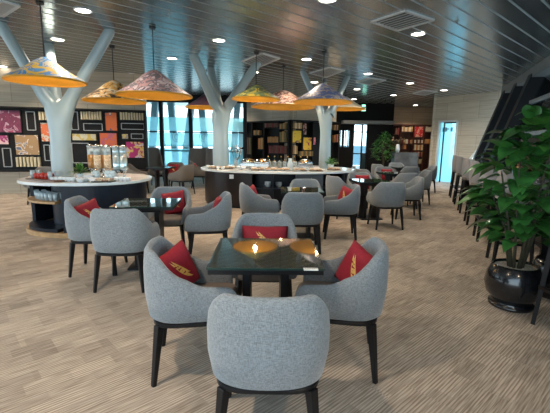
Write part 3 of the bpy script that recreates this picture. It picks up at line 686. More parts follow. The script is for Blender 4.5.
# ------------------------------------------------------------------ chairs
def shell(mb, hw=.284, yc=-.03, db=.26, yf=.27, zb=.40, ztop=.825, zarm=.615, th=.05, bs=.92, s0=.24, s1=.78, N=56, arm_end=.60):
    def plan(t):
        s = abs(t); sg = 1 if t >= 0 else -1
        if s < .6:
            ph = s/.6*PI/2; return Vector((sg*hw*math.sin(ph)**.80, yc - db*math.cos(ph)**.72 if ph < PI/2-1e-6 else yc))
        return Vector((sg*hw*(1-.04*(s-.6)/.4), yc + (yf-yc)*(s-.6)/.4))
    def top(t):
        s = abs(t); u = min(1, max(0, (s-s0)/(s1-s0))); u = u*u*(3-2*u)
        z = ztop + (zarm-ztop)*u
        if s > s1: z += (arm_end-zarm)*(s-s1)/(1-s1)
        if s > .93: z -= .05*((s-.93)/.07)**2
        return z
    rings = []
    ts = [-1+2*i/N for i in range(N+1)]
    for t in ts:
        p = plan(t); e = .004; a = plan(max(-1, t-e)); b = plan(min(1, t+e)); d = (b-a).normalized(); nrm = Vector((-d.y, d.x))
        if nrm.dot(Vector((0, .12))-p) < 0: nrm = -nrm
        zt = top(t); H = zt-zb
        def pt(f, inset, z):
            sc = bs + (1-bs)*min(1, f/.55)**.55 - .02*max(0, (f-.6)/.4)**1.5; q = Vector((p.x*sc, yc+(p.y-yc)*sc if p.y < yc else p.y)); q = q + nrm*inset
            return mb.bm.verts.new((q.x, q.y, z))
        ring = [pt(0, .012, zb), pt(.03, 0, zb+.012), pt(.35, -.006, zb+H*.35), pt(.7, -.004, zb+H*.7), pt(.95, 0, zt-.025), pt(1, .010, zt-.006), pt(1, th*.5, zt), pt(1, th-.010, zt-.006), pt(.95, th, zt-.025), pt(.7, th+.008, zb+H*.7), pt(.35, th+.015, zb+H*.35), pt(.03, th+.01, zb+.012), pt(0, th-.005, zb)]
        rings.append(ring)
    n = len(rings[0])
    for a, b in zip(rings, rings[1:]):
        for k in range(n): mb.bm.faces.new((a[k], a[(k+1) % n], b[(k+1) % n], b[k]))
    for r, sgn in ((rings[0], 1), (rings[-1], -1)): mb.bm.faces.new(r)
def superpad(mb, hx, hy, yo, z0, z1, r=.02, n=40, e=.45):
    lev = [(0, z0), (1-.06, z0), (1-.01, z0+r*.5), (1, z0+r), (1, z1-r), (1-.015, z1-r*.4), (1-.06, z1-r*.05), (.6, z1+.006), (0, z1+.008)]
    def P(k, f):
        a = 2*PI*k/n; c, s = math.cos(a), math.sin(a)
        return (math.copysign(abs(c)**e, c)*hx*f, yo + math.copysign(abs(s)**e, s)*hy*f)
    rings = []
    for f, z in lev:
        if f == 0: rings.append([mb.bm.verts.new((0, yo, z))])
        else: rings.append([mb.bm.verts.new((*P(k, f), z)) for k in range(n)])
    for a, b in zip(rings, rings[1:]):
        for k in range(n):
            k2 = (k+1) % n
            if len(a) == 1: mb.bm.faces.new((a[0], b[k2], b[k]))
            elif len(b) == 1: mb.bm.faces.new((a[k], a[k2], b[0]))
            else: mb.bm.faces.new((a[k], a[k2], b[k2], b[k]))
def mkchair(fab, seatfab):
    def f():
        E = empty('tub_chair', (0, 0, 0), 0, 'x', 'chair')
        mb = MB(); shell(mb); mb.build('backrest', fab, E, smooth=True)
        mb = MB(); superpad(mb, .238, .262, .035, .385, .465); mb.build('seat', seatfab, E, smooth=True)
        mb = MB(); superpad(mb, .245, .25, .01, .362, .392, r=.008, e=.5); mb.build('seat_frame', BLK, E)
        for sx in (-1, 1):
            for sy in (-1, 1):
                mb = MB(); mb.bar((sx*.195, sy*.195, .37), (sx*.232, sy*.235, 0), .045, .045, w2=.026, d2=.026); mb.build('leg', BLK, E, bevel=.004)
        return E
    return f
CH = Maker(mkchair(FAB, FAB2)); CHD = Maker(mkchair(mat('brownish_grey_fabric', (.16, .145, .13), .9, var=.15, scale=120), FABD))  # second chair set has one even, darker and browner grey fabric
def mkcush():
    E = empty('red_cushion', (0, 0, 0), 0, 'x', 'cushion')
    mb = MB(); n = 14; S = .155
    def hgt(u, v): return .055*max(0, (1-u**4))**.6*max(0, (1-v**4))**.6
    g = {}
    for sgn in (1, -1):
        for i in range(n+1):
            for j in range(n+1):
                u = -1+2*i/n; v = -1+2*j/n; edge = i in (0, n) or j in (0, n)
                if sgn == -1 and edge: g[(sgn, i, j)] = g[(1, i, j)]; continue
                k = 1-.06*(1-abs(u*v)) if edge else 1-.03*(1-abs(u*v))
                g[(sgn, i, j)] = mb.bm.verts.new((u*S*k, -sgn*hgt(u, v), v*S*k + S))
        for i in range(n):
            for j in range(n): mb.bm.faces.new([g[(sgn, a, b)] for a, b in ((i, j), (i+1, j), (i+1, j+1), (i, j+1))])
    body = mb.build('cushion_body', RED, E, smooth=True)
    for a0, off, ln_ in ((.3, 0, 1), (.55, .035, .8)):
        mb = MB(); pts = []
        for s in range(9):
            t = s/8; x = -.07 + .13*t*ln_ + off*.3; z = .08 + off + .17*t**1.5*ln_
            w = .012*math.sin(PI*min(1, max(.03, t))); 
            pts.append((x, z, w))
        prev = None
        for x, z, w in pts:
            u = x/S; v = (z-S)/S; y = -.004 + hgt(u, v) + .001
            a = mb.bm.verts.new((x-w, y+.003, z+w*.4)); b = mb.bm.verts.new((x+w, y+.003, z-w*.4)); c = mb.bm.verts.new((x, y-.006, z))
            if prev: mb.bm.faces.new((prev[0], prev[1], b, a)); mb.bm.faces.new((prev[1], prev[2], c, b)); mb.bm.faces.new((prev[2], prev[0], a, c))
            prev = (a, b, c)
        mb.build('gold_swoosh', GOLD, body)
    return E
CU_ = Maker(mkcush)
def cushion(ch, label, dx=0, tilt=-.25, roll=0, dy=-.07, dz=.47, scl=(1, 1, 1), yaw=0, grp='red cushions on the tub chairs'):
    c = CU_((0, 0, 0), 0, label, grp)
    M_ = Matrix.Translation(ch.location) @ Matrix.Rotation(ch.rotation_euler.z, 4, 'Z') @ Matrix.Translation((dx, dy, dz)) @ Matrix.Rotation(yaw, 4, 'Z') @ Matrix.Rotation(tilt*-1, 4, 'X') @ Matrix.Rotation(roll, 4, 'Y')
    c.matrix_world = M_ @ Matrix.Diagonal((*scl, 1)); return c
def chair(x, y, deg, label, grp, mk=CH): return mk((x, y, 0), math.radians(deg), label, grp)
# rotation: 0 faces away from the camera, 180 faces it, -90 faces right, 90 faces left
def table(x, y, deg, sx, sy, label, grp='glass topped square tables'):
    E = empty('square_table', (x, y, 0), math.radians(deg), label, 'table', grp)
    mb = MB(); mb.box((0, 0, .722), (sx, sy, .03)); mb.build('tabletop', BLK, E, bevel=.003)
    mb = MB(); mb.box((0, 0, .744), (sx+.01, sy+.01, .010)); gt_ = mb.build('glass_top', [GLASST], E, bevel=.002)
    mb = MB()
    for s in (-1, 1): mb.box((0, s*(sy/2+.0055), .744), (sx+.01, .001, .009)); mb.box((s*(sx/2+.0055), 0, .744), (.001, sy+.01, .009))
    mb.build('glass_edge', GREEN, gt_)
    mb = MB()
    for s in (-1, 1):
        mb.box((s*.12, 0, .37), (.05, .28, .68))
    mb.box((0, 0, .68), (.34, .34, .04)); mb.build('pedestal', BLK, E, bevel=.004)
    mb = MB(); mb.box((0, 0, .0125), (.42, .42, .025)); mb.build('base_plate', BLKM, E, bevel=.004)
    return E
g1 = 'grey tub chairs at the nearest table'
T1 = table(-.055, 2.365, 1.5, .66, .665, 'nearest square dark glass table with a small white card')
c = chair(-.022, 1.71, 0, 'grey tub chair seen from behind, front centre of the photo', g1)
c = chair(-.52, 2.30, -80, 'grey tub chair on the left of the nearest table, holding a tilted red cushion', g1); cushion(c, 'red cushion with gold swoosh on the chair left of the nearest table', -.07, roll=.3, dy=-.05, yaw=-.75)
c = chair(.44, 2.36, 80, 'grey tub chair on the right of the nearest table, holding a red cushion', g1); cushion(c, 'red cushion with two gold swooshes on the chair right of the nearest table', .07, roll=-.35, dy=-.05, yaw=.8)
c = chair(-.085, 3.06, 180, 'grey tub chair facing the camera behind the nearest table', g1); cushion(c, 'red cushion peeking over the far edge of the nearest table', 0, dy=-.09, scl=(1.3, 1, .86))
p = PZ(311, 270.5, .7495); E = empty('table_card', (p.x-.0, p.y+.012, .7495), .03, 'small white printed card at the right front corner of the nearest table', 'card')
mb = MB(); mb.box((0, 0, .003), (.082, .036, .006)); mb.build('card_body', WHT, E, bevel=.001)
mb = MB()
for i in range(7): mb.box((-.03+i*.010, .004, .0066), (.006, .008, .0008))
mb.build('faint_print', mat('grey_ink', (.3, .32, .3), .7), E)
g2 = 'grey tub chairs at the left table'
table(-1.47, 4.28, 6, .66, .62, 'square dark glass table beside the left buffet counter')
c = chair(-1.50, 3.66, 2, 'grey tub chair seen from behind at the left table', g2)
c = chair(-1.98, 4.08, -82, 'grey tub chair nearest the left buffet, with a red cushion, side on', g2); cushion(c, 'red cushion on the chair nearest the left buffet counter', -.06, roll=.25, dy=-.04, yaw=-.7)
c = chair(-1.42, 4.95, 184, 'grey tub chair facing the camera behind the left table', g2); cushion(c, 'red cushion in the chair behind the left table', -.08, roll=.2)
c = chair(-.83, 4.58, 100, 'grey tub chair on the right side of the left table, turned left', g2); cushion(c, 'red cushion in the chair at the right side of the left table', 0)
g3 = 'grey tub chairs at the middle table'
table(.40, 5.68, 0, .62, .60, 'square dark table in front of the far buffet, half hidden by chairs')
c = chair(.37, 5.02, 0, 'grey tub chair seen from behind at the middle table', g3)
c = chair(-.26, 5.78, -75, 'grey tub chair on the left of the middle table with a red cushion', g3); cushion(c, 'red cushion on the left chair of the middle table', -.06, roll=.2, dy=-.04, yaw=-.7)
c = chair(.52, 6.38, 180, 'grey tub chair facing the camera behind the middle table', g3)
c = chair(1.02, 5.78, 85, 'grey tub chair on the right of the middle table, turned left', g3); cushion(c, 'red cushion on the right chair of the middle table', .06, roll=-.2, dy=-.04, yaw=.7)
g4 = 'grey tub chairs at the right front table'
table(1.85, 7.3, 8, .64, .62, 'square dark table in the first position of the right hand row')
c = chair(1.95, 6.50, 4, 'grey tub chair seen from behind at the first table of the right row', g4)
c = chair(1.32, 7.45, -65, 'tall backed looking grey tub chair left of the first right row table', g4)
c = chair(1.86, 8.15, 180, 'grey tub chair facing the camera behind the first right row table', g4); cushion(c, 'red cushion with pale stripes leaning at the first right row table', -.05, dy=-.05)
c = chair(2.62, 7.40, 84, 'grey tub chair on the right of the first right row table', g4)
g5 = 'grey tub chairs at the right middle table'
table(2.95, 9.4, 10, .64, .62, 'square dark table in the second position of the right hand row')
c = chair(2.97, 8.62, 5, 'grey tub chair seen from behind at the second table of the right row', g5)
c = chair(2.35, 9.55, -60, 'grey tub chair left of the second right row table', g5)
c = chair(3.02, 10.3, 180, 'grey tub chair facing the camera behind the second right row table', g5); cushion(c, 'red cushion with pale stripes at the second right row table', -.05, dy=-.02)
c = chair(3.55, 9.30, 88, 'grey tub chair on the right of the second right row table', g5)
g6 = 'grey tub chairs at the right far table'
table(3.98, 11.75, 10, .64, .62, 'square dark table in the last position of the right hand row')
c = chair(3.88, 11.0, 5, 'grey tub chair seen from behind at the last table of the right row', g6)
c = chair(3.38, 12.0, -60, 'grey tub chair left of the last right row table', g6)
c = chair(4.12, 12.7, 180, 'grey tub chair facing the camera behind the last right row table', g6)
c = chair(4.65, 11.6, 88, 'grey tub chair on the right of the last right row table', g6)
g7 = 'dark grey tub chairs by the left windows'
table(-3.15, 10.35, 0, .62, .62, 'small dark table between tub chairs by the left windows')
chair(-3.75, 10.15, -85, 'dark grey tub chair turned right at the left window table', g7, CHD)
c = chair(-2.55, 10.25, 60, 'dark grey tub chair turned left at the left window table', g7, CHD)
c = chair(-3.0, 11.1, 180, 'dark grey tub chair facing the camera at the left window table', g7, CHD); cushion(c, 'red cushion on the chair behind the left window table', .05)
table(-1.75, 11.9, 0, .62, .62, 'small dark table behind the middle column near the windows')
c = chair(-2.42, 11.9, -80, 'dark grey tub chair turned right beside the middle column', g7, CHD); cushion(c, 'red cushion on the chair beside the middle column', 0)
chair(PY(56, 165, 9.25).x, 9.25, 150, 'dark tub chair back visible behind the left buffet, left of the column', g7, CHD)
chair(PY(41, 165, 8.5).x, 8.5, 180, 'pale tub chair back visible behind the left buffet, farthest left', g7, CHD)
p = PY(346, 172, 10.6); chair(p.x, 10.7, 75, 'grey tub chair standing behind the right end of the far buffet', 'grey tub chairs past the far buffet')
# high backed lounge chairs
def mkhb():
    E = empty('high_back_chair', (0, 0, 0), 0, 'x', 'chair')
    mb = MB(); shell(mb, hw=.33, db=.26, yf=.22, zb=.34, ztop=1.22, zarm=.62, th=.06, bs=.92, s0=.42, s1=.8); mb.build('backrest', FABD, E, smooth=True)
    mb = MB(); superpad(mb, .27, .24, .01, .33, .46); mb.build('seat', FABD, E, smooth=True)
    for sx in (-1, 1):
        for sy in (-1, 1): mb = MB(); mb.bar((sx*.2, sy*.17, .35), (sx*.24, sy*.2, 0), .04, .04, w2=.025, d2=.025); mb.build('leg', BLK, E)
    return E
HB = Maker(mkhb); gh = 'high backed lounge chairs by the windows'
HB((PY(197.5, 160, 13.2).x, 13.2, 0), PI, 'high backed grey lounge chair before the left windows, left one of the pair', gh)
HB((PY(215, 160, 13.2).x, 13.25, 0), PI, 'high backed grey lounge chair before the left windows, right one of the pair', gh)
HB((PY(154, 160, 12.6).x, 12.6, 0), math.radians(230), 'high backed grey lounge chair at the right end of the display wall', gh)
# ------------------------------------------------------------------ bar stools
def mkstool():
    E = empty('bar_stool', (0, 0, 0), 0, 'x', 'stool')
    mb = MB(); shell(mb, hw=.235, yc=-.02, db=.20, yf=.10, zb=.72, ztop=1.17, zarm=.92, th=.045, bs=.88, s0=.40, s1=.8, arm_end=.84); mb.build('backrest', mat('stool_fabric', (.33, .30, .285), .9, var=.15, scale=150, bump=.4), E, smooth=True)
    mb = MB(); superpad(mb, .20, .195, .0, .715, .79); mb.build('seat', FAB2, E, smooth=True)
    mb = MB(); superpad(mb, .205, .19, -.01, .69, .72, r=.008, e=.5); mb.build('seat_frame', BLK, E)
    for sx in (-1, 1):
        for sy in (-1, 1): mb = MB(); mb.bar((sx*.165, sy*.155, .70), (sx*.20, sy*.20, 0), .042, .042, w2=.03, d2=.03); mb.build('leg', BLK, E, bevel=.003)
    mb = MB(); zf = .27; a = .19
    for s in (-1, 1): mb.bar((-a, s*a, zf+.06*(s < 0)), (a, s*a, zf+.06*(s < 0)), .028, .028); mb.bar((s*a, -a, zf+.03), (s*a, a, zf+.03), .028, .028)
    mb.build('footrest', BLK, E, bevel=.003)
    return E
ST = Maker(mkstool); gs = 'bar stools along the window bar'
fa = math.atan2(U.y, U.x)-PI/2     # stool row angle
labs = ['bar stool cut by the right edge, nearest the camera', 'bar stool hidden behind the big potted plant', 'bar stool just beyond the big potted plant', 'bar stool third beyond the potted plant, light back', 'bar stool in the middle of the row under the windows', 'bar stool second from the far end of the window row', 'bar stool at the far end of the window row']
ST((2.345, 2.70, 0), math.radians(-90), labs[0], gs)
for i, y in enumerate((4.55, 5.75, 6.95, 8.15, 9.35, 10.55)):
    q = FP(y, .20); ST(q, -PI/2+fa, labs[i+1], gs)
# ------------------------------------------------------------------ buffets
def ell(cx, cy, a, b, t0, t1, n, e=.9):
    r = []
    for i in range(n+1):
        t = math.radians(t0+(t1-t0)*i/n); c, s = math.cos(t), math.sin(t)
        r.append((cx+a*math.copysign(abs(c)**e, c), cy+b*math.copysign(abs(s)**e, s)))
    return r
def arcwall(mb, a, b, t0, t1, th, z0, z1, n=24, ab=(1, 1)):
    o = ell(0, 0, a, b, t0, t1, n); i_ = ell(0, 0, a-th, b-th, t0, t1, n); mb.prism(o + i_[::-1], z0, z1)
# left buffet
CX, CY, CA, CB = -3.13, 6.28, 1.0, .92
B1 = empty('buffet_counter', (CX, CY, 0), 0, 'curved navy buffet counter with white top around the wide left column', 'counter', None)
TZ = .83
mb = MB(); mb.prism(ell(0, 0, CA, CB, 0, 360, 72)[:-1], TZ-.045, TZ); mb.build('counter_top', MARB, B1, bevel=.008)
mb = MB(); arcwall(mb, CA-.10, CB-.10, -91, 178, .05, .07, TZ-.045, 60); arcwall(mb, CA-.10, CB-.10, 178, 192, .05, .07, TZ-.045, 6); mb.build('body_panel', NAVY, B1)
mb = MB(); mb.prism(ell(0, 0, CA-.06, CB-.06, 0, 360, 60)[:-1], 0, .07); mb.build('plinth', WOOD, B1, bevel=.004)
mb = MB(); arcwall(mb, CA-.45, CB-.40, -100, -170, .04, .07, TZ-.045, 24); mb.prism(ell(0, 0, CA-.1, CB-.1, -96, -168, 20) + ell(0, 0, CA-.42, CB-.37, -168, -96, 20), .07, .12); mb.build('bay_lining', NAVY, B1)
mb = MB(); mb.prism(ell(0, 0, CA-.11, CB-.11, -97, -167, 20) + ell(0, 0, CA-.42, CB-.37, -167, -97, 20), .50, .53); mb.build('shelf', WOOD, B1)
mb = MB(); kx, ky = ell(0, 0, CA-.10, CB-.10, -72, -72, 1)[0]; mb.lathe([(0, -.012), (.014, -.012), (.014, .012), (0, .012)], c=(kx, ky-.01, .60), n=12); mb.build('knob', STEEL, B1)
# far buffet
DX, DY, DA, DB = .05, 9.25, 1.86, 1.30
B2 = empty('buffet_counter', (DX, DY, 0), 0, 'long curved dark buffet counter with white top in the middle distance', 'counter', None)
TZ2 = .84
mb = MB(); mb.prism(ell(0, 0, DA, DB, 0, 360, 80)[:-1], TZ2-.05, TZ2); mb.build('counter_top', MARB, B2, bevel=.008)
segs = [(-176, -112, ESP, 'dark wood front'), (-74, -52, GREYP, 'grey_front')]
mb = MB(); arcwall(mb, DA-.09, DB-.09, -200, -106, .05, .05, TZ2-.05, 30); mb.build('wood_front', ESP, B2)
mb = MB(); arcwall(mb, DA-.09, DB-.09, -79, -58, .05, .05, TZ2-.05, 16); mb.build('grey_front', GREYP, B2)
mb = MB(); arcwall(mb, DA-.09, DB-.09, -32, 160, .05, .05, TZ2-.05, 50); mb.build('back_front', NAVY, B2)
mb = MB(); mb.prism(ell(0, 0, DA-.12, DB-.12, 0, 360, 60)[:-1], 0, .05); mb.build('plinth', BLK, B2)
for (t0, t1) in ((-106, -79), (-58, -32)):
    mb = MB(); arcwall(mb, DA-.50, DB-.48, t0-4, t1+4, .04, .05, TZ2-.05, 16); mb.build('bay_lining', NAVY, B2)
    mb = MB(); mb.prism(ell(0, 0, DA-.10, DB-.10, t0, t1, 12) + ell(0, 0, DA-.5, DB-.48, t1, t0, 12), .44, .47); mb.build('shelf', NAVY, B2)
mb = MB(); kx, ky = ell(0, 0, DA-.09, DB-.09, -92.5, -92.5, 1)[0]; mb.box((kx, ky+.17, .42), (.03, .34, .74)); mb.build('bay_divider', NAVY, B2)
mb = MB(); kx, ky = ell(0, 0, DA-.09, DB-.09, -68, -68, 1)[0]; mb.lathe([(0, -.012), (.014, -.012), (.014, .012), (0, .012)], c=(kx, ky-.01, .70), n=12); mb.build('knob', STEEL, B2)
kx, ky = ell(0, 0, DA-.09, DB-.09, -122, -122, 1)[0]
o = MB(); o.box((0, 0, 0), (.09, .012, .09)); tag(o.build('label_plate', WHT, None, loc=(DX+kx-.01, DY+ky-.02, .70)), 'tiny white plate fixed on the dark wood front of the far buffet', 'plate')
# --- tableware prototypes
def lathe_thing(name, cat, parts):
    def f():
        E = empty(name, (0, 0, 0), 0, 'x', cat)
        for pn, prof, m in parts: mb = MB(); mb.lathe(prof, n=20); mb.build(pn, m, E, smooth=True)
        return E
    return Maker(f)
def one(name, cat, prof, m, n=20):
    def f():
        mb = MB(); mb.lathe(prof, n=n); o = mb.build(name, m, None, smooth=True); o['category'] = cat; return o
    return Maker(f)
bowl = one('white_bowl', 'bowl', [(0, 0), (.03, 0), (.045, .012), (.072, .05), (.075, .06), (.070, .058), (.04, .018), (0, .012)], WHT)
plate = one('white_plate', 'plate', [(0, 0), (.06, 0), (.10, .012), (.11, .018), (.10, .017), (.06, .007), (0, .006)], WHT)
cup = lathe_thing('coffee_cup', 'cup', [('cup_body', [(0, 0), (.022, 0), (.036, .03), (.04, .065), (.036, .064), (.02, .01), (0, .008)], WHT)])
wine = lathe_thing('drinking_glass', 'glass', [('glass_bowl', [(0, .002), (.026, .002), (.033, .06), (.034, .12), (.031, .12), (.028, .06), (.022, .012), (0, .012)], mat('glass_shine', (.35, .42, .45), .08, spec=.9)), ('glass_foot', [(0, 0), (.024, 0), (.024, .003), (0, .003)], mat('glass_shine', (.35, .42, .45)))])
bottle = lathe_thing('dark_bottle', 'bottle', [('bottle_body', [(0, 0), (.034, 0), (.036, .02), (.036, .13), (.014, .19), (.013, .25), (0, .25)], mat('bottle_glass', (.03, .05, .03), .1)), ('cap', [(0, .245), (.015, .245), (.015, .275), (0, .275)], GOLD)])
jar = lathe_thing('lidded_jar', 'jar', [('jar_body', [(0, 0), (.05, 0), (.055, .02), (.055, .13), (.045, .15), (0, .15)], mat('jar_glass', (.42, .5, .52), .1, var=.3, scale=25)), ('lid', [(0, .148), (.048, .148), (.048, .165), (.01, .172), (.012, .19), (0, .192)], STEEL)])
fruit = one('red_dessert_cup', 'dessert cup', [(0, 0), (.028, 0), (.035, .05), (.03, .065), (.015, .08), (0, .082)], mat('red_jelly', (.45, .03, .02), .3, var=.3))
def mkdisp(fill, nm):
    def f():
        E = empty(nm, (0, 0, 0), 0, 'x', 'dispenser')
        mb = MB(); mb.lathe([(0, .16), (.052, .16), (.056, .2), (.056, .38), (0, .38)], n=24); mb.build('filled_cylinder', fill, E, smooth=True)
        mb = MB(); mb.lathe([(0, .381), (.056, .381), (.056, .50), (0, .50)], n=24); mb.build('clear_cylinder', fill if 'drink' in nm else mat('jar_glass', (.42, .5, .52), .1, var=.3, scale=25), E, smooth=True)
        mb = MB(); mb.lathe([(0, .50), (.062, .50), (.062, .53), (.02, .545), (0, .56)], n=24); mb.build('lid', STEEL, E, smooth=True)
        mb = MB(); mb.lathe([(0, 0), (.07, 0), (.07, .015), (.015, .02), (.015, .11), (.04, .12), (.05, .16), (0, .16)], n=24); mb.build('stand', STEEL, E, smooth=True)
        mb = MB(); mb.bar((0, -.03, .14), (0, -.10, .12), .02); mb.build('knob', BLK, E); return E
    return Maker(f)
dispb = mkdisp(mat('cereal_brown', (.34, .17, .05), .3, var=.35, scale=60), 'cereal_dispenser'); dispc = mkdisp(mat('corn_flakes', (.55, .42, .28), .2, var=.4, scale=50), 'cereal_dispenser')
disps = mkdisp(mat('milk_steel', (.55, .66, .68), .12, metal=.6), 'drink_dispenser')
def mktray():
    E = empty('food_tray', (0, 0, 0), 0, 'x', 'tray')
    mb = MB(); mb.box((0, 0, .008), (.30, .18, .015)); mb.build('tray_base', BLK, E, bevel=.003)
    mb = MB(); mb.box((0, 0, .035), (.27, .15, .04)); mb.build('food', blotch('buffet_food', [(.5, .4, .25), (.6, .5, .35), (.3, .12, .05), (.65, .6, .5)], 30), E, bevel=.01); return E
tray = Maker(mktray)
def mkchaf():
    E = empty('chafing_dish', (0, 0, 0), 0, 'x', 'chafing dish')
    mb = MB(); mb.box((0, 0, .09), (.34, .24, .08)); mb.build('pan', STEEL, E, bevel=.008)
    mb = MB()
    n = 10
    pts = [(.17*math.cos(PI*i/n), .13+.11*math.sin(PI*i/n)) for i in range(n+1)]
    a = [mb.bm.verts.new((x, -.12, z)) for x, z in pts]; b = [mb.bm.verts.new((x, .12, z)) for x, z in pts]
    for i in range(n): mb.bm.faces.new((a[i], a[i+1], b[i+1], b[i]))
    mb.bm.faces.new(a); mb.bm.faces.new(b[::-1]); mb.bm.faces.new((a[0], b[0], b[-1], a[-1])); mb.build('roll_lid', STEEL, E, smooth=True)
    for sx in (-1, 1):
        for sy in (-1, 1): mb = MB(); mb.box((sx*.15, sy*.1, .025), (.02, .02, .05)); mb.build('foot', STEEL, E)
    mb = MB(); mb.tube([(-.05, -.125, .16), (-.05, -.15, .16), (.05, -.15, .16), (.05, -.125, .16)], .006, 6); mb.build('handle', BLK, E); return E
chaf = Maker(mkchaf)
# place things on the left buffet by angle/radius in its own plan
def on1(px, y, z=TZ):
    return (PY(px, 170, y).x, y, z)
gt = 'on the left buffet'
E = empty('serving_board', (*on1(47, 5.74)[:2], TZ), math.radians(-28), 'brown wooden serving board at the left end of the left buffet', 'board')
mb = MB(); mb.box((0, 0, .012), (.74, .26, .024)); mb.build('board', WOODD, E, bevel=.006)
Mx = Matrix.Translation(E.location) @ Matrix.Rotation(E.rotation_euler.z, 4, 'Z')
for i in range(6):
    for j in range(2):
        q = Mx @ Vector((-.30+i*.09, -.05+j*.1, .024)); (fruit if i in (1, 2, 3, 4) else wine)(q, 0, 'small red dessert cup on the brown board' if i in (1, 2, 3, 4) else ('clear glass at the left end of the brown board' if i == 0 else 'clear glass at the right end of the brown board'), 'red dessert cups on the board' if i in (1, 2, 3, 4) else ('glasses at end %s of the board' % ('one' if i == 0 else 'two')))
for i, px in enumerate((52, 56, 60, 64, 68, 72)): cup(on1(px, 5.62), i, 'white coffee cup in the row in front of the wide column', 'cups in front of the wide column')
for i, (px, y) in enumerate(((80, 5.55), (84, 5.62), (92, 5.58))): bowl(on1(px, y), 0, 'white bowl near the little green plant on the left buffet', 'white bowls near the green plant')
for i, (px, y, k) in enumerate(((88, 5.75, 2), (88, 5.75, 3))): bowl((on1(px, y)[0], y, TZ+i*.03), 0, 'white bowl in the stack of two beside the dispensers', 'stack of two bowls')
dispb(on1(92, 6.3), 0, 'brown filled cereal dispenser, first of the tall row on the left buffet', 'cereal dispensers')
dispc(on1(98, 6.2), 0, 'pale filled cereal dispenser beside the brown one', 'cereal dispensers')
dispb(on1(103, 6.35), 0, 'brown filled cereal dispenser in the middle of the row', 'cereal dispensers')
dispc(on1(108, 6.2), 0, 'pale filled cereal dispenser at the right of the row', 'cereal dispensers')
disps(on1(117, 6.0), 0, 'bright metal drink dispenser, left of two at the right of the left buffet', 'drink dispensers')
disps(on1(124, 6.0), 0, 'bright metal drink dispenser, right of two at the right of the left buffet', 'drink dispensers')
tray(on1(103, 5.62), .0, 'dark tray with pastries in front of the cereal dispensers', 'food trays')
for i, px in enumerate((96, 108, 112)): jar(on1(px, 5.85), 0, 'lidded jar before the cereal dispensers', 'jars before the cereal dispensers')
for i, px in enumerate((116, 120, 124, 128)): cup(on1(px, 5.76), i, 'white cup in front of the metal drink dispensers', 'cups in front of the drink dispensers')
for i in range(9):
    t = math.radians(-103-i*6.5); wine((CX+(CA-.22)*math.cos(t), CY+(CB-.2)*math.sin(t), .53), 0, 'clear drinking glass on the open shelf of the left buffet, front row', 'glasses on the buffet shelf, front')
    t += .05; wine((CX+(CA-.32)*math.cos(t), CY+(CB-.29)*math.sin(t), .53), 0, 'clear drinking glass on the open shelf of the left buffet, back row', 'glasses on the buffet shelf, back')
# foliage helper
def leafm(mb, base, dirv, L_, W_, droop=.3, n=6, heart=True):
    d = dirv.normalized(); side = d.cross(Vector((0, 0, 1)))
    if side.length < .05: side = Vector((1, 0, 0))
    side.normalize(); up = side.cross(d).normalized(); prev = None
    for i in range(n+1):
        t = i/n
        w = W_*(math.sin(PI*min(1, t**.62))**.9 if 0 < t < 1 else .02)
        c = base + d*(L_*t) - Vector((0, 0, 1))*(droop*L_*t*t)
        a = mb.bm.verts.new(c - side*w/2 + up*w*.16); m_ = mb.bm.verts.new(c); b = mb.bm.verts.new(c + side*w/2 + up*w*.16)
        if prev: mb.bm.faces.new((prev[0], prev[1], m_, a)); mb.bm.faces.new((prev[1], prev[2], b, m_))
        prev = (a, m_, b)
p = on1(80, 5.9); E = empty('potted_plant', p, 0, 'small green plant in a white pot on the left buffet beside the column', 'plant')
mb = MB(); mb.lathe([(0, 0), (.045, 0), (.06, .10), (.055, .10), (0, .09)], n=20); mb.build('pot', WHT, E, smooth=True)
mb = MB()
for i in range(90):
    th = random.uniform(0, 2*PI); e = random.uniform(.1, 1.3); d = Vector((math.cos(th)*math.cos(e), math.sin(th)*math.cos(e), math.sin(e))); leafm(mb, Vector((0, 0, .1)) + d*random.uniform(.02, .13), d, random.uniform(.06, .10), .035, .4, 4)
mb.build('foliage', LEAFL, E, smooth=True)
# far buffet tableware
def on2(px, y, z=TZ2): return (PY(px, 168, y).x, y, z)
gi = 0
for px, y in ((248, 8.9), (262, 8.8), (305, 8.8)): chaf(on2(px, y), 0, {248: 'steel chafing dish right of the middle column', 262: 'steel chafing dish at the centre left of the far buffet', 305: 'steel chafing dish at the right of the far buffet'}[px], 'chafing dishes on the far buffet')
for i, px in enumerate((215, 229, 258, 271, 284, 300, 316, 334)):
    tray(on2(px, 8.30 if 230 < px < 320 else 8.7), 0, 'dark food tray at the front of the far buffet, number %s from the left' % ['one', 'two', 'three', 'four', 'five', 'six', 'seven', 'eight'][i], 'food trays on the far buffet')
for i in range(11): plate((*on2(238+i*8.4, 8.25 if 2 < i < 8 else 8.42)[:2], TZ2), 0, 'small white plate along the front edge of the far buffet', 'white plates on the far buffet')
for i in range(8): bowl((*on2(243+i*10.5, 8.55)[:2], TZ2), 0, 'white bowl in the second row of the far buffet', 'white bowls on the far buffet')
for i in range(12): jar((*on2(254+i*5.1, 9.3)[:2], TZ2), 0, 'lidded glass jar at the back of the far buffet', 'jars on the far buffet')
for i in range(7): bottle((*on2(268+i*6.5, 9.6)[:2], TZ2), 0, 'dark bottle among the jars of the far buffet', 'bottles on the far buffet')
for i in range(8): cup(on2(208+i*5.0, 8.42 if 216 < 208+i*5 < 226 else 8.75), i, 'white cup near the middle column on the far buffet', 'cups on the far buffet')
for i, (px, z) in enumerate([(243, .47), (268, .47), (279, .47)]):
    for k_ in range(3): q = on2(px, 8.25); bowl((q[0], 8.32, z+k_*.028), 0, 'white bowl in a stack on the open shelf of the far buffet, ' + ['left stack', 'middle stack', 'right stack'][i], 'stacked bowls, ' + ['left', 'middle', 'right'][i])
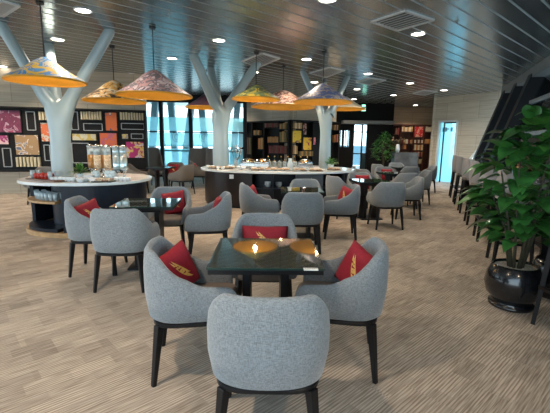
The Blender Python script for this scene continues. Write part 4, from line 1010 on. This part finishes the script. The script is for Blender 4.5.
E = empty('water_jug', on2(290, 8.35), 0, 'tall pale carafe standing at the middle of the far buffet', 'jug')
mb = MB(); mb.lathe([(0, 0), (.06, 0), (.065, .16), (.04, .22), (.045, .27), (0, .27)], n=20); mb.build('body', mat('carafe_white', (.6, .68, .7), .15), E, smooth=True)
mb = MB(); mb.tube([(.05, 0, .22), (.11, 0, .20), (.11, 0, .10), (.06, 0, .07)], .008, 6); mb.build('handle', STEEL, E)
E = empty('potted_plant', on2(330.5, 9.1), 0, 'low green plant on the right end of the far buffet', 'plant')
mb = MB(); mb.lathe([(0, 0), (.06, 0), (.08, .12), (.07, .12), (0, .11)], n=20); mb.build('pot', WHT, E, smooth=True)
mb = MB()
for i in range(90):
    th = random.uniform(0, 2*PI); e = random.uniform(.1, 1.3); d = Vector((math.cos(th)*math.cos(e), math.sin(th)*math.cos(e), math.sin(e))); leafm(mb, Vector((0, 0, .12)) + d*random.uniform(.02, .12), d, random.uniform(.08, .13), .04, .4, 4)
mb.build('foliage', LEAFL, E, smooth=True)
E = empty('flower_vase', on2(236, 9.2), 0, 'white blossom branches in a vase right of the middle column', 'vase')
mb = MB(); mb.lathe([(0, 0), (.05, 0), (.06, .1), (.03, .2), (.035, .22), (0, .22)], n=20); mb.build('vase', mat('glass_shine', (.35, .42, .45)), E, smooth=True)
mb = MB(); ends = []
for i in range(12):
    th = random.uniform(0, 2*PI); t = Vector((.13*math.cos(th), .13*math.sin(th), random.uniform(.35, .55))); mb.tube([(0, 0, .1), t*.6, t], .004, 5); ends += [t, t*.8]
mb.build('twigs', STEM, E)
mb = MB()
for e in ends:
    for k_ in range(3): leafm(mb, e, Vector((random.uniform(-1, 1), random.uniform(-1, 1), random.uniform(0, 1))), .05, .04, .1, 3)
mb.build('blossom', WHT, E)
# ------------------------------------------------------------------ plants on the floor
def mkfol(mb, c, rx, rz, n, L0, L1, rnd, up=.2, drp=.5, wr=.55, mb2=None):
    for i in range(n):
        th = rnd.uniform(0, 2*PI); e = math.asin(rnd.uniform(-.8, 1)); d = Vector((math.cos(th)*math.cos(e), math.sin(th)*math.cos(e), math.sin(e)))
        r = rnd.uniform(.35, 1)**.6; zz = d.z*r
        taper = 1 - .45*max(0, zz)
        pos = c + Vector((d.x*rx*r*taper, d.y*rx*r*taper, zz*rz)); dd_ = Vector((d.x, d.y, rnd.uniform(-.3, .5)+up)); L_ = rnd.uniform(L0, L1)
        leafm(mb2 if (mb2 is not None and rnd.random() < .25) else mb, pos, dd_, L_, L_*wr, drp*rnd.uniform(.4, 1.2), 6)
rnd = random.Random(5)
pp = PZ(521, 315, 0); pc = Vector((pp.x+.03, pp.y+.20, 0))
E = empty('potted_plant', pc, 0, 'big leafy plant in a round black pot at the right, between the stools', 'plant')
mb = MB(); mb.lathe([(0, .0), (.17, .0), (.185, .01), (.185, .035), (.13, .04), (.15, .05), (.215, .13), (.235, .22), (.22, .31), (.185, .385), (.175, .395), (.165, .385), (.165, .36), (0, .36)], n=48); mb.build('pot', POT, E, smooth=True)
mb = MB(); mb.lathe([(0, .375), (.168, .372), (.168, .35), (0, .35)], n=32); mb.build('pebbles', PEB, E)
mb = MB()
for i in range(9):
    a = rnd.uniform(0, 2*PI); t = Vector((.28*math.cos(a), .28*math.sin(a), rnd.uniform(.95, 1.45))); mb.tube([(.05*math.cos(a), .05*math.sin(a), .36), (t.x*.4, t.y*.4, .7), t], [.016, .012, .006], 7)
mb.build('stems', STEM, E, smooth=True)
mb = MB(); m2 = MB(); mkfol(mb, Vector((.05, .05, 1.12)), .38, .60, 170, .17, .27, rnd, up=.15, wr=.78, mb2=m2)
mkfol(mb, Vector((.05, 0, .74)), .27, .2, 60, .15, .24, rnd, up=.1, wr=.75)
mkfol(mb, Vector((.22, .1, 1.5)), .26, .28, 55, .16, .25, rnd, up=.3, wr=.75, mb2=m2)
mb.build('foliage', LEAF, E, smooth=True); m2.build('young_leaves', LEAFL, E, smooth=True)
p2 = PZ(546, 301, 0); E = empty('potted_plant', (p2.x+.16, p2.y+.15, 0), 0, 'second black pot partly cut by the right edge behind the nearest stool', 'plant')
mb = MB(); mb.lathe([(0, .0), (.15, .0), (.16, .03), (.19, .13), (.2, .22), (.185, .31), (.16, .37), (.145, .36), (0, .34)], n=40); mb.build('pot', POT, E, smooth=True)
mb = MB(); mkfol(mb, Vector((0, 0, .95)), .22, .5, 70, .14, .22, rnd); mb.build('foliage', LEAF, E, smooth=True)
mb = MB()
for i in range(5): mb.tube([(0, 0, .33), (.03*i-.06, 0, 1.0)], .01, 6)
mb.build('stems', STEM, E)
pf = PY(383, 165, 15.6); E = empty('potted_plant', (pf.x, 15.6, 0), 0, 'bushy green indoor tree beside the far console, under the dark portal', 'plant')
mb = MB(); mb.lathe([(0, 0), (.16, 0), (.22, .35), (.2, .35), (0, .32)], n=24); mb.build('pot', POT, E, smooth=True)
mb = MB()
for i in range(6): mb.tube([(0, 0, .3), (.05*i-.12, .02*i, 1.6)], .015, 6)
mb.build('stems', STEM, E)
mb = MB(); m2 = MB(); mkfol(mb, Vector((0, 0, 1.25)), .46, .68, 420, .14, .24, rnd, wr=.32, mb2=m2); mb.build('foliage', LEAF, E); m2.build('young_leaves', LEAFL, E)
# console with vase
pk = PY(404, 165, 15.3); E = empty('console_desk', (pk.x, 15.3, 0), 0, 'grey veined stone console in front of the far bookcase', 'desk')
wk = PY(416, 165, 15.3).x - PY(393, 165, 15.3).x
mb = MB(); mb.box((0, 0, .55), (wk, .5, 1.1)); mb.build('body', mat('dark_veined_stone', (.10, .10, .10), .3, var=.5, scale=3), E, bevel=.01)
mb = MB(); mb.box((0, 0, 1.115), (wk+.04, .54, .03)); mb.build('stone_top', mat('stone_top', (.14, .14, .14), .2, var=.3), E, bevel=.005)
pv = PY(397.5, 150, 15.25); E = empty('flower_vase', (pv.x, 15.25, 1.13), 0, 'white vase of dry flowers on the grey stone console', 'vase')
mb = MB(); mb.lathe([(0, 0), (.06, 0), (.09, .12), (.07, .26), (.045, .32), (0, .32)], n=20); mb.build('vase', WHT, E, smooth=True)
mb = MB(); fl_ = MB()
for i in range(14):
    th = random.uniform(0, 2*PI); t = Vector((.26*math.cos(th), .15*math.sin(th), random.uniform(.42, .62))); mb.tube([(0, 0, .3), t], .005, 5)
    for k_ in range(6): leafm(fl_, t, Vector((random.uniform(-1, 1), random.uniform(-1, 1), random.uniform(-.2, 1))), .08, .05, .2, 3)
mb.build('twigs', STEM, E); fl_.build('blossom', mat('dry_flower', (.35, .25, .15), .8), E)
# ------------------------------------------------------------------ world and light
w = bpy.data.worlds.new('world'); SC.world = w; w.use_nodes = True; nt = w.node_tree; N = nt.nodes; L = nt.links; bg = N['Background']
tc = N.new('ShaderNodeTexCoord'); sx = N.new('ShaderNodeSeparateXYZ'); L.new(tc.outputs['Generated'], sx.inputs[0])
rp = N.new('ShaderNodeValToRGB'); cr = rp.color_ramp; cr.elements[0].position = .44; cr.elements[0].color = (.30, .38, .41, 1); cr.elements[1].position = .52; cr.elements[1].color = (.72, .9, 1, 1)
e = cr.elements.new(.9); e.color = (.42, .66, 1, 1)
ma = N.new('ShaderNodeMath'); ma.operation = 'MULTIPLY_ADD'; ma.inputs[1].default_value = .5; ma.inputs[2].default_value = .5
L.new(sx.outputs[2], ma.inputs[0]); L.new(ma.outputs[0], rp.inputs[0]); L.new(rp.outputs[0], bg.inputs[0]); bg.inputs[1].default_value = 2.6
SC.view_settings.view_transform = 'Standard'; SC.view_settings.look = 'None'; SC.view_settings.gamma = 1; SC.view_settings.exposure = 0.9; SC.view_settings.use_curve_mapping = False
